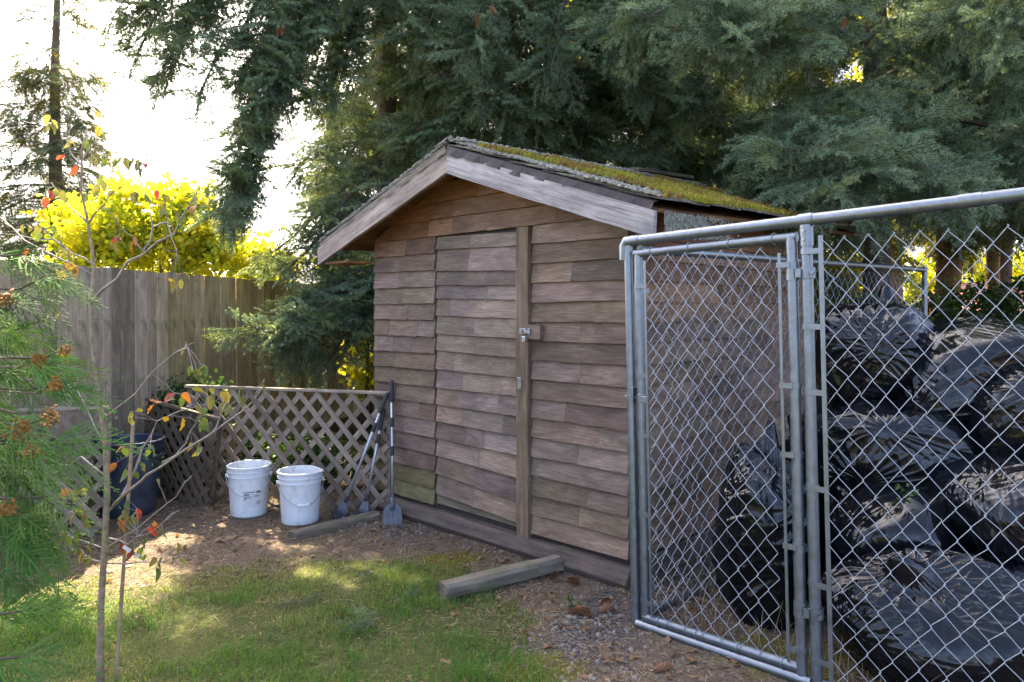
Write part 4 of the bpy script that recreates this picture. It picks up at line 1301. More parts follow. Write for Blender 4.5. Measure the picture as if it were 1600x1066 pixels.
def build_bags():
    G = 'black garbage bags piled in the kennel'
    L = [  # px, py of centre, depth, size, rz, knot, bands, label
        (1196, 838, 3.52, (0.50, 0.46, 0.86), 0.3, (0.1, 0, 1), 1.0, 'tall black garbage bag ringed with creases standing on the ground behind the gate'),
        (1372, 548, 3.95, (0.66, 0.62, 0.64), 1.0, (0.05, -0.1, 1), 0, 'black garbage bag with a pointed knot on top of the pile beside the gate post'),
        (1505, 582, 3.72, (0.82, 0.70, 0.56), 2.2, (0.8, -0.2, 0.75), 0, 'black garbage bag slumped on top of the pile next to the knotted one'),
        (1612, 650, 3.45, (0.60, 0.6, 0.60), 0.9, (-0.7, -0.3, 0.6), 0, 'black garbage bag high at the far end of the pile away from the gate'),
        (1415, 695, 3.66, (0.94, 0.7, 0.54), 0.2, (0.95, -0.3, 0.1), 0, 'wide flat black garbage bag with smooth shiny face in the middle of the pile'),
        (1402, 838, 3.36, (0.66, 0.55, 0.50), 2.9, (0.6, -0.5, 0.75), 0, 'black garbage bag with a green weed on it in the lower pile'),
        (1568, 800, 3.22, (0.62, 0.55, 0.50), 1.7, (-0.5, -0.6, 0.6), 0, 'crumpled black garbage bag with gathered folds beside the weedy bag'),
        (1575, 935, 3.12, (0.66, 0.5, 0.50), 0.5, (0.7, 0.2, 0.6), 0, 'dark black garbage bag low in the pile under the crumpled one'),
        (1478, 985, 2.93, (0.86, 0.56, 0.54), -0.35, (-0.35, -0.45, 0.85), 0, 'large black garbage bag lying on the ground at the foot of the fence'),
        (1335, 650, 4.25, (0.80, 0.6, 0.56), 1.2, (0.3, 0.4, 0.8), 0, 'black garbage bag wedged under the knotted bag at the back of the pile'),
        (1300, 735, 4.05, (0.62, 0.6, 0.56), 1.9, (0.3, 0.4, 0.8), 0, 'black garbage bag at the back of the pile behind the gate hinge'),
        (1345, 862, 3.86, (0.72, 0.6, 0.60), 0.8, (0.3, 0.4, 0.8), 0, 'black garbage bag on the ground in the dark back of the pile'),
        (1500, 850, 3.78, (0.8, 0.7, 0.66), 2.4, (0.3, 0.4, 0.8), 0, 'black garbage bag buried in the middle of the pile'),
        (1640, 880, 3.5, (0.8, 0.7, 0.7), 2.9, (0.3, 0.4, 0.8), 0, 'black garbage bag buried at the far lower end of the pile'),
    ]
    for i, (px, py, Y, size, rz, kn, bd, lab) in enumerate(L):
        c = at(px, py, Y)
        size = tuple(v * 1.07 for v in size)
        me = bag_mesh(size, 40 + i * 3, kn, 1.0, bd, i < 9)
        z = c.z - size[2] * 0.45
        o = obj('garbage_bag', me, None, (c.x, c.y, max(-0.006, z)), (0, 0, rz))
        tag(o, lab, 'garbage bag', G)
build_bags()

# ------------------------------------------------------------------ vegetation machinery
def scatter_tree():
    """node group: instance one of several source meshes on every vertex (attributes rot, scl, idx)"""
    if 'scatter' in bpy.data.node_groups: return bpy.data.node_groups['scatter']
def scatter(name, parent, P, E, S, idx, sources):
    """one stuff object: sources instanced on points"""
    me = bpy.data.meshes.new(name)
    n = len(P)
    me.vertices.add(n); me.vertices.foreach_set('co', np.asarray(P, np.float32).ravel())
    a = me.attributes.new('rot', 'FLOAT_VECTOR', 'POINT'); a.data.foreach_set('vector', np.asarray(E, np.float32).ravel())
    a = me.attributes.new('scl', 'FLOAT', 'POINT'); a.data.foreach_set('value', np.asarray(S, np.float32))
    a = me.attributes.new('idx', 'INT', 'POINT'); a.data.foreach_set('value', np.asarray(idx, np.int32))
    o = obj(name, me, parent, kind='stuff')
    key = 'scatter_' + '_'.join(s.name for s in sources)
    ng = bpy.data.node_groups.get(key)
    if ng is None:
        ng = bpy.data.node_groups.new(key, 'GeometryNodeTree')
        ng.interface.new_socket('Geometry', in_out='INPUT', socket_type='NodeSocketGeometry')
        ng.interface.new_socket('Geometry', in_out='OUTPUT', socket_type='NodeSocketGeometry')
        N, Lk = ng.nodes, ng.links
        gi, go = N.new('NodeGroupInput'), N.new('NodeGroupOutput')
        jn = N.new('GeometryNodeJoinGeometry')
        na = N.new('GeometryNodeInputNamedAttribute'); na.data_type = 'INT'; na.inputs['Name'].default_value = 'idx'
        nr = N.new('GeometryNodeInputNamedAttribute'); nr.data_type = 'FLOAT_VECTOR'; nr.inputs['Name'].default_value = 'rot'
        nsx = N.new('GeometryNodeInputNamedAttribute'); nsx.data_type = 'FLOAT'; nsx.inputs['Name'].default_value = 'scl'
        for i, s in enumerate(sources):
            oi = N.new('GeometryNodeObjectInfo'); oi.inputs['Object'].default_value = s; oi.transform_space = 'ORIGINAL'
            ip = N.new('GeometryNodeInstanceOnPoints')
            cmp_ = N.new('FunctionNodeCompare'); cmp_.data_type = 'INT'; cmp_.operation = 'EQUAL'
            Lk.new(na.outputs[0], cmp_.inputs[2]); cmp_.inputs[3].default_value = i
            Lk.new(gi.outputs[0], ip.inputs['Points']); Lk.new(cmp_.outputs[0], ip.inputs['Selection'])
            oi.inputs['As Instance'].default_value = True
            Lk.new(oi.outputs['Geometry'], ip.inputs['Instance'])
            Lk.new(nr.outputs[0], ip.inputs['Rotation']); Lk.new(nsx.outputs[0], ip.inputs['Scale'])
            Lk.new(ip.outputs[0], jn.inputs[0])
        Lk.new(jn.outputs[0], go.inputs[0])
    md = o.modifiers.new('scatter', 'NODES'); md.node_group = ng
    return o

def source(name, V, Fc, mats, mi=None):
    me = bpy.data.meshes.new(name)
    me.from_pydata([tuple(v) for v in V], [], [tuple(f) for f in Fc]) if not isinstance(V, np.ndarray) else None
    if isinstance(V, np.ndarray):
        me = mesh(name, V, Fc)
    for m in mats: me.materials.append(m)
    if mi is not None: me.polygons.foreach_set('material_index', np.asarray(mi, np.int32))
    return bpy.data.objects.new(name, me)          # not linked: only a source for the scatter

def eulers(X, UP, roll=None):
    """euler angles so that local X points along X and local Z lies towards UP"""
    X = X / np.linalg.norm(X, axis=1)[:, None]
    Yv = np.cross(UP, X); l = np.linalg.norm(Yv, axis=1)[:, None]; l[l < 1e-6] = 1; Yv /= l
    Z = np.cross(X, Yv)
    if roll is not None:
        c, s = np.cos(roll)[:, None], np.sin(roll)[:, None]
        Yv, Z = Yv * c + Z * s, Z * c - Yv * s
    m = np.stack([X, Yv, Z], 2)
    ey = -np.arcsin(np.clip(m[:, 2, 0], -1, 1))
    ex = np.arctan2(m[:, 2, 1], m[:, 2, 2]); ez = np.arctan2(m[:, 1, 0], m[:, 0, 0])
    return np.stack([ex, ey, ez], 1)

def spruce_spray(name, mat, seed, length=0.42, nlat=4, dens=1.0, nl=0.023, nw=0.0023, droop=0.12):
    """a flat drooping conifer spray: axis plus side shoots, all bristling with needles"""
    rs = np.random.default_rng(seed)
    segs = []
    pts = [np.array([length * f, 0.015 * math.sin(f * 3 + seed), -droop * length * f * f]) for f in np.linspace(0, 1, 7)]
    for a, b in zip(pts[:-1], pts[1:]): segs.append((a, b))
    for k in range(nlat):
        f = 0.12 + 0.80 * k / nlat + rs.uniform(-.02, .02)
        i = min(int(f * 6), 5); p = pts[i] + (pts[i + 1] - pts[i]) * (f * 6 - i)
        for s in (-1, 1):
            if rs.random() < 0.1: continue
            L = length * (0.50 - 0.33 * f) * rs.uniform(0.75, 1.2)
            an = R(48) * rs.uniform(0.8, 1.2)
            d = np.array([math.cos(an), s * math.sin(an), rs.uniform(-0.25, 0.12)])
            q1 = p + d * L * 0.5; q2 = p + d * L + np.array([L * 0.12, 0, -0.10 * L])
            segs += [(p, q1), (q1, q2)]
            if L > 0.12:
                for s2 in (-1, 1):
                    d2 = np.array([math.cos(an + s2 * 0.8 * s), s * math.sin(an + s2 * 0.8 * s), rs.uniform(-.3, .1)])
                    segs.append((q1, q1 + d2 * L * 0.42))
    V, Fc, mi, gr = [], [], [], []
    for a, b in segs:
        g0 = min(1, np.linalg.norm(a) / length); g1_ = min(1.1, np.linalg.norm(b) / length)
        ax = b - a; L = np.linalg.norm(ax); ax = ax / L
        u = np.cross(ax, [0, 0.1, 1.0]); u /= np.linalg.norm(u); w = np.cross(u, ax)
        base = len(V)
        for p in (a, b):
            for q in (0, 2.09, 4.19): V.append(p + (u * math.cos(q) + w * math.sin(q)) * 0.0022); gr.append(0.0)
        for k in range(3):
            Fc.append((base + k, base + (k + 1) % 3, base + 3 + (k + 1) % 3, base + 3 + k)); mi.append(1)
        n = max(4, int(L / 0.0021 * dens))
        for k in range(n):
            fk = (k + rs.random()) / n
            p = a + ax * L * fk
            q = rs.uniform(0, 2 * math.pi)
            rad = u * math.cos(q) + w * math.sin(q) * 0.85 + w * 0.18
            d = ax * rs.uniform(0.35, 0.8) + rad
            d /= np.linalg.norm(d)
            t = np.cross(d, rs.normal(0, 1, 3)); t /= np.linalg.norm(t)
            ln = nl * rs.uniform(0.7, 1.15)
            base = len(V)
            V += [p - t * nw / 2, p + t * nw / 2, p + d * ln * 0.75 + t * nw * 0.42, p + d * ln, p + d * ln * 0.75 - t * nw * 0.42]
            Fc.append((base, base + 1, base + 2, base + 3, base + 4)); mi.append(0)
            gg = (g0 + (g1_ - g0) * fk) ** 1.5
            gr += [gg * .6, gg * .6, gg, gg, gg]
    o = source(name, V, Fc, [mat, M['twig']], mi)
    at_ = o.data.attributes.new('growth', 'FLOAT', 'POINT'); at_.data.foreach_set('value', np.asarray(gr, np.float32))
    return o

SPR_NEAR = [spruce_spray('spray_a', M['needle'], 1), spruce_spray('spray_b', M['needle'], 2, 0.36, 4), spruce_spray('spray_c', M['needle2'], 3, 0.45, 5)]
SPR_MID = [spruce_spray('spray_d', M['needle2'], 4, 0.5, 5, 0.30, 0.024, 0.0040), spruce_spray('spray_e', M['needle'], 5, 0.46, 5, 0.30, 0.024, 0.0038), spruce_spray('spray_f', M['needle3'], 6, 0.55, 5, 0.28, 0.026, 0.0042, 0.5)]

def limb_sprays(path, rs, dens=1.0, lat=0.55, hang=0.35, taper=True, spread=1.0, start=0.15):
    """path: (n,3) limb polyline -> arrays of spray position, direction, up"""
    path = np.asarray(path, float)
    seg = np.linalg.norm(np.diff(path, axis=0), axis=1); cum = np.concatenate([[0], np.cumsum(seg)]); L = cum[-1]
    P, X, U = [], [], []
    s = L * start
    side = 1
    while s < L:
        i = min(np.searchsorted(cum, s) - 1, len(seg) - 1); i = max(i, 0)
        p = path[i] + (path[i + 1] - path[i]) * (s - cum[i]) / seg[i]
        t = (path[i + 1] - path[i]) / seg[i]
        h = np.array([t[0], t[1], 0]); hn = np.linalg.norm(h); h = h / hn if hn > 0.15 else np.array([rs.normal(), rs.normal(), 0]); h /= np.linalg.norm(h)
        sd = np.array([-h[1], h[0], 0])
        f = s / L
        ll = lat * (1.1 - 0.75 * f) * rs.uniform(0.6, 1.15) if taper else lat * rs.uniform(0.6, 1.1)
        an = R(rs.uniform(35, 70))
        d = h * math.cos(an) + sd * side * math.sin(an) + np.array([0, 0, rs.uniform(-0.45, 0.05)])
        d /= np.linalg.norm(d)
        m = max(1, int(ll / 0.19))
        for k in range(m + 1):
            q = p + d * ll * k / (m + 0.5) + np.array([0, 0, -0.10 * (ll * k / (m + .5)) ** 2])
            dd = d + rs.normal(0, 0.28 * spread, 3) + np.array([0, 0, -0.25 * k / (m + 1)])
            P.append(q); X.append(dd); U.append((0, 0, 1))
            if rs.random() < hang:
                P.append(q + rs.normal(0, 0.03, 3)); X.append(d * 0.35 + np.array([0, 0, -1.0]) + rs.normal(0, 0.2, 3)); U.append(d + rs.normal(0, 0.3, 3))
        side = -side
        s += 0.105 / dens * rs.uniform(0.8, 1.2)
    P.append(path[-1]); X.append(path[-1] - path[-2]); U.append((0, 0, 1))
    return P, X, U

def conifer(name, label, base, height, rmax, seed, sources, zlo=1.2, zfull=7.0, per=5, dz=0.34, dens=1.0, lat=0.6, hang=0.35, az=None, extra=(), rbase=0.16, weights=None, group=None, trunk_lean=(0, 0), scale=1.0, droop=0.28, skip=None, coarse_dens=0.34):
    rs = np.random.default_rng(seed)
    bx, by = base
    t = thing(name, label, 'tree', (bx, by, 0), 0, group)
    n = 14
    tp = [(trunk_lean[0] * f * height + 0.04 * math.sin(f * 9 + seed), trunk_lean[1] * f * height + 0.04 * math.cos(f * 8), -0.1 + f * height) for f in np.linspace(0, 1, n)]
    me = MB().tube(tp, [rbase * (1.25 if i == 0 else 1) * (1 - 0.93 * i / (n - 1)) + 0.01 for i in range(n)], 12).mesh('trunk', M['bark'], True)
    obj('trunk', me, t)
    P, X, U = [], [], []
    br = MB()
    z = zlo
    while z < height - 0.3:
        f = z / height
        Lz = rmax * (1 - f) ** 0.75 * (0.75 + 0.25 * min(1, z / 2.5))
        coarse = z > zfull
        k_ = per if not coarse else max(3, per - 1)
        a0 = rs.uniform(0, 6.28)
        for k in range(k_):
            a = a0 + k * 2 * math.pi / k_ + rs.uniform(-.35, .35)
            if az is not None and z < zfull:
                lo, hi = az
                aa = (a - lo) % (2 * math.pi)
                if aa > (hi - lo) and rs.random() < 0.75: continue
            L = Lz * rs.uniform(0.7, 1.1)
            if L < 0.3: continue
            d = np.array([math.cos(a), math.sin(a), 0])
            z0 = z + rs.uniform(-.15, .15)
            if skip and skip(bx + d[0] * L * 0.7, by + d[1] * L * 0.7, z0): continue
            path = []
            up = rs.uniform(0.05, 0.28)
            for s in np.linspace(0, 1, 7):
                path.append(np.array([tp[0][0] + trunk_lean[0] * z0, trunk_lean[1] * z0, z0]) + d * L * s + np.array([0, 0, up * L * s - (up + droop) * L * s * s]) + rs.normal(0, 0.03 * L, 3) * s * np.array([1, 1, .4]))
            br.tube(path, [0.035 * (1 - 0.85 * s) * min(1.2, L / 2.4) + 0.004 for s in np.linspace(0, 1, 7)], 5, False)
            p, x, u = limb_sprays(path, rs, dens * (coarse_dens if coarse else 1), lat * (1.25 if coarse else 1), hang if not coarse else 0.15)
            P += p; X += x; U += u
        z += dz * (1.0 if not coarse else 1.7)
    for path, kw in extra:
        q = [np.array(v) - np.array([bx, by, 0]) for v in path]
        # resample smoothly
        q2 = []
        for i in range(len(q) - 1):
            for s in (0, 0.5): q2.append(q[i] + (q[i + 1] - q[i]) * s + rs.normal(0, 0.02, 3))
        q2.append(q[-1])
        br.tube(q2, [0.03 * (1 - 0.85 * s) + 0.004 for s in np.linspace(0, 1, len(q2))], 5, False)
        p, x, u = limb_sprays(q2, rs, **kw)
        P += p; X += x; U += u
    obj('branches', br.mesh('branches', M['twig']), t, kind='stuff')
    P, X, U = np.array(P), np.array(X), np.array(U, float)
    E = eulers(X, U, rs.normal(0, 0.5, len(P)))
    S = rs.uniform(0.7, 1.2, len(P)) * scale * np.where(P[:, 2] > zfull, 1.5, 1.0)
    w = weights or [1 / len(sources)] * len(sources)
    scatter('crown', t, P, E, S, rs.choice(len(sources), len(P), p=w), sources)
    return t, len(P)

TOT = 0
GRP = 'tall spruces behind the shed'
def ap(*pp): return [np.array(at(*p)) for p in pp]

def build_spruces():
    global TOT
    # spruce at the left with boughs hanging in front of the bright sky
    ex = []
    k1 = dict(dens=1.5, lat=0.55, hang=0.55, start=0.2)
    for pts in ([(560, -330, 9.2), (440, -120, 8.2), (340, -10, 7.4), (275, 95, 7.0)], [(560, -250, 9.2), (450, -60, 8.0), (370, 50, 7.3), (310, 150, 7.0)],
                [(560, -420, 9.2), (400, -230, 8.2), (300, -100, 7.6), (235, 10, 7.2)], [(560, -300, 9.2), (480, -90, 7.8), (420, 40, 7.2), (395, 140, 7.0)],
                [(560, -200, 9.2), (500, -30, 8.2), (455, 60, 7.6), (410, 120, 7.2)], [(560, -260, 9.2), (520, -100, 8.2), (500, 0, 7.6), (470, 70, 7.2)],
                [(560, -480, 9.2), (380, -260, 8.4), (260, -120, 7.8), (190, 5, 7.5)], [(560, -380, 9.2), (380, -150, 8.2), (270, -20, 7.6), (215, 85, 7.4)], [(560, -300, 9.2), (400, -90, 8.2), (300, 40, 7.6), (255, 130, 7.4)], [(560, -100, 9.2), (530, 40, 8.4), (505, 110, 7.9), (490, 165, 7.6)],
                [(560, -360, 9.2), (420, -160, 8.2), (330, -60, 7.8), (300, 40, 7.4)], [(560, -150, 9.2), (560, -20, 8.4), (545, 60, 7.8), (530, 130, 7.5)]):
        ex.append((ap(*pts), k1))
    ex.append((ap((540, -180, 9.0), (470, -10, 7.8), (425, 120, 7.3), (395, 230, 7.1), (372, 335, 7.0)), dict(dens=2.4, lat=0.34, hang=0.8, start=0.15, taper=False)))
    ex.append((ap((470, 0, 7.8), (430, 110, 7.5), (405, 240, 7.3), (385, 330, 7.2)), dict(dens=2.2, lat=0.28, hang=0.8, start=0.1, taper=False)))
    # low boughs beside the shed
    for pts in ([(600, 235, 9.2), (540, 290, 8.2), (480, 345, 7.6), (430, 392, 7.2)], [(600, 300, 9.2), (540, 335, 8.0), (490, 380, 7.4), (455, 415, 7.1)], [(620, 240, 9.0), (580, 270, 8.2), (545, 310, 7.6), (510, 360, 7.3)],
                [(600, 330, 9.2), (560, 360, 8.4), (530, 390, 7.8), (500, 425, 7.5)]):
        ex.append((ap(*pts), dict(dens=0.95, lat=0.42, hang=0.45, start=0.1)))
    for pts in ([(620, 400, 9.0), (560, 440, 7.6), (490, 480, 6.9), (405, 520, 6.4)], [(620, 410, 9.0), (570, 450, 7.6), (520, 490, 7.0), (450, 545, 6.5)], [(615, 420, 9.0), (580, 460, 7.8), (545, 500, 7.2), (520, 555, 6.8)],
                [(610, 400, 9.0), (560, 420, 7.9), (520, 450, 7.3), (470, 480, 6.9)], [(600, 410, 9.0), (560, 450, 7.6), (520, 475, 6.9), (460, 505, 6.5)]):
        ex.append((ap(*pts), dict(dens=1.3, lat=0.33, hang=0.35, start=0.3)))
    def skip_left(x, y, z): return (x / y) < -0.29 and z < 1.5 + 0.55 * y
    b = at(600, 487, 9.3)
    _, n = conifer('spruce_tree', 'tall spruce with boughs hanging before the bright sky, next to the fence', (b.x, b.y), 15.0, 3.3, 31, SPR_NEAR, zlo=2.6, zfull=6.8, per=5, dz=0.42, extra=ex, group=None, skip=skip_left, weights=[.35, .35, .3], coarse_dens=0.75)
    TOT += n
    # main spruce right behind the shed
    ex = []
    for pts in ([(925, -160, 9.2), (900, -60, 8.0), (880, 30, 7.2), (860, 110, 6.8)], [(925, -60, 9.2), (960, 10, 8.2), (985, 70, 7.6), (1000, 150, 7.2)], [(925, -120, 9.2), (840, -60, 8.0), (770, 10, 7.2), (735, 80, 6.8)],
                [(925, 0, 9.2), (850, 40, 8.2), (790, 90, 7.6), (750, 150, 7.3)], [(925, 40, 9.2), (900, 90, 8.4), (880, 140, 7.8), (870, 190, 7.5)], [(925, -200, 9.2), (950, -90, 7.8), (960, 0, 7.0), (955, 60, 6.7)],
                [(925, 20, 9.2), (1000, 60, 8.2), (1050, 110, 7.6), (1080, 180, 7.4)], [(925, 80, 9.2), (980, 130, 8.4), (1020, 180, 8.0), (1040, 230, 7.8)], [(925, -160, 9.2), (800, -100, 8.2), (700, -20, 7.5), (660, 60, 7.1)], [(925, 150, 9.2), (915, 190, 8.2), (905, 225, 7.7), (900, 255, 7.5)],
                [(925, 120, 9.2), (960, 170, 8.2), (985, 210, 7.8), (1000, 245, 7.6)], [(925, 110, 9.2), (870, 160, 8.2), (835, 195, 7.8), (805, 225, 7.6)]):
        ex.append((ap(*pts), dict(dens=1.3, lat=0.5, hang=0.6, start=0.15)))
    b = at(925, 487, 9.4)
    _, n = conifer('spruce_tree', 'tall spruce directly behind the shed ridge with pinkish bark showing', (b.x, b.y), 17.0, 3.4, 32, SPR_NEAR, zlo=1.6, zfull=6.6, per=5, dz=0.50, hang=0.6, weights=[.45, .25, .3], rbase=0.19, extra=ex)
    TOT += n
    # spruce beyond the kennel, boughs reaching over it
    ex = []
    for pts in ([(1330, 150, 7.6), (1300, 190, 6.2), (1275, 225, 5.2), (1240, 235, 4.7)], [(1380, 180, 7.6), (1350, 215, 6.0), (1320, 245, 5.0), (1290, 280, 4.6)], [(1420, 150, 7.6), (1400, 190, 6.2), (1380, 225, 5.4), (1370, 265, 5.0)],
                [(1420, 100, 7.6), (1360, 130, 6.6), (1300, 170, 5.8), (1230, 205, 5.3)], [(1330, 220, 7.6), (1290, 250, 6.4), (1250, 280, 5.6), (1215, 300, 5.2)], [(1440, 200, 7.6), (1450, 240, 6.2), (1460, 275, 5.4), (1455, 310, 5.0)],
                [(1300, 60, 7.6), (1250, 40, 6.2), (1190, 40, 5.4), (1130, 60, 5.0)], [(1300, 20, 7.8), (1200, -20, 6.4), (1100, -10, 5.6), (1010, 30, 5.3)], [(1320, 10, 7.8), (1260, 10, 6.2), (1220, 30, 5.4), (1200, 80, 5.1)],
                [(1450, 40, 7.8), (1500, 10, 6.4), (1540, 20, 5.6), (1580, 60, 5.3)]):
        ex.append((ap(*pts), dict(dens=1.25, lat=0.36, hang=0.22, start=0.3, spread=0.8)))
    b = at(1370, 487, 8.8)
    _, n = conifer('spruce_tree', 'blue-green spruce beyond the kennel with boughs reaching over the rail', (b.x, b.y), 16.0, 3.2, 33, SPR_NEAR, zlo=3.1, zfull=6.2, per=5, dz=0.55, hang=0.35, extra=ex, weights=[.55, .35, .1], rbase=0.17, scale=1.25, dens=0.85)
    TOT += n
    # more conifers deeper in the wood
    for i, (px, Y, h, r, zl, w, lab) in enumerate([
            (735, 13.5, 13, 3.2, 2.0, [.35, .15, .5], 'dark spruce in the wood, deeper behind the shed roof'),
            (1160, 13.0, 12, 3.0, 2.6, [.25, .15, .6], 'olive-tinged spruce in the wood between the shed and the kennel post'),
            (1560, 12.0, 13, 3.0, 3.3, [.35, .25, .4], 'dark spruce in the wood above the ivy hedge'),
            (1720, 8.6, 15, 3.0, 3.2, [.6, .3, .1], 'spruce at the far end of the kennel, past the last bag'),
            (1010, 18.0, 13, 3.4, 1.6, [.2, .1, .7], 'distant olive spruce seen between nearer spruces behind the shed'),
            (1400, 18.5, 13, 3.4, 3.6, [.2, .1, .7], 'distant olive spruce seen between nearer spruces behind the kennel'),
            (520, 17.0, 17, 2.2, 3.6, [.7, .1, .2], 'narrow distant spruce beyond the fence end')]):
        b = at(px, 487, Y)
        _, n = conifer('spruce_tree', lab, (b.x, b.y), h, r, 60 + i, SPR_MID, zlo=zl, zfull=7.0, per=4, dz=0.6, dens=0.8, lat=0.7, hang=0.6, weights=w, scale=1.15, rbase=0.2, skip=(lambda x, y, z: (x / y) < -0.27 and z < 1.5 + 0.5 * y) if px < 800 else None)
        TOT += n
    b = at(88, 487, 21)
    _, n = conifer('spruce_tree', 'distant thin conifer with bare lower trunk beyond the fence, behind yellow leaves', (b.x, b.y), 14, 2.6, 81, SPR_MID, zlo=3.6, zfull=9, per=4, dz=0.55, dens=0.8, lat=0.8, hang=0.35, weights=[.1, .6, .3], scale=1.35, rbase=0.26)
    TOT += n
build_spruces()
print('sprays', TOT)

def leaf_cluster(name, mat, seed, n=16, r=0.16, ll=0.09, lw=0.065, hang=0.4):
    rs = np.random.default_rng(seed)
    V, Fc = [], []
    for i in range(n):
        p = rs.normal(0, r * 0.5, 3)
        d = rs.normal(0, 1, 3); d[2] -= hang; d /= np.linalg.norm(d)
        u = np.cross(d, rs.normal(0, 1, 3)); u /= np.linalg.norm(u); w = np.cross(d, u)
        L = ll * rs.uniform(0.7, 1.2); Wd = lw * rs.uniform(0.7, 1.2)
        b = len(V)
        V += [p, p + d * L * .4 + u * Wd * .5 + w * 0.01, p + d * L * .75 + u * Wd * .35 + w * 0.008, p + d * L - w * 0.008, p + d * L * .75 - u * Wd * .35 + w * 0.008, p + d * L * .4 - u * Wd * .5 + w * 0.01, p + d * L * .5]
        Fc += [(b, b + 1, b + 6), (b + 1, b + 2, b + 6), (b + 2, b + 3, b + 6), (b + 3, b + 4, b + 6), (b + 4, b + 5, b + 6), (b + 5, b, b + 6)]
    return source(name, V, Fc, [mat])
LC_Y = [leaf_cluster('yellow_cluster', M['yellow'], 1, 18, 0.2, 0.13, 0.11), leaf_cluster('yellow_cluster_b', M['yellow'], 2, 14, 0.22, 0.12, 0.10)]
LC_I = [leaf_cluster('ivy_cluster', M['ivy'], 3, 12, 0.14, 0.07, 0.065), leaf_cluster('ivy_cluster_b', M['ivy'], 4, 12, 0.14, 0.06, 0.055)]

def broadleaf(name, label, cat, base, stems, balls, dens, sources, seed, bark=None, scale=1.0, group=None):
    """stems: list of polylines (world), balls: (centre, radii) volumes filled unevenly with leaf clusters"""
    rs = np.random.default_rng(seed)
    t = thing(name, label, cat, (base[0], base[1], 0), 0, group)
    o0 = np.array([base[0], base[1], 0])
    m_ = MB()
    for st in stems:
        st = [np.array(p) - o0 for p in st]
        m_.tube(st, [0.05 * (1 - 0.8 * i / (len(st) - 1)) * scale for i in range(len(st))], 6)
    obj('trunk' if cat == 'tree' else 'stems', m_.mesh('stems', bark or M['bark'], True), t, kind=None if cat == 'tree' and len(stems) == 1 else 'stuff')
    P = []
    for c, r in balls:
        c = np.array(c) - o0; r = np.array(r)
        n = int(dens * r[0] * r[1] * r[2] * 4.2)
        q = rs.normal(0, 1, (n, 3)); q /= np.linalg.norm(q, axis=1)[:, None]
        q *= rs.uniform(0.25, 1, (n, 1)) ** 0.5
        p = c + q * r
        keep = vnoise(p * 1.6 / scale, seed) + 0.5 * vnoise(p * 4 / scale, seed + 1) > -0.25
        P.append(p[keep])
    P = np.vstack(P); P = P[P[:, 2] > 0.02]
    X = rs.normal(0, 1, (len(P), 3)); E = eulers(X, rs.normal(0, 1, (len(P), 3)))
    scatter('crown' if cat == 'tree' else 'foliage', t, P, E, rs.uniform(0.7, 1.25, len(P)) * scale, rs.integers(0, len(sources), len(P)), sources)
    return t

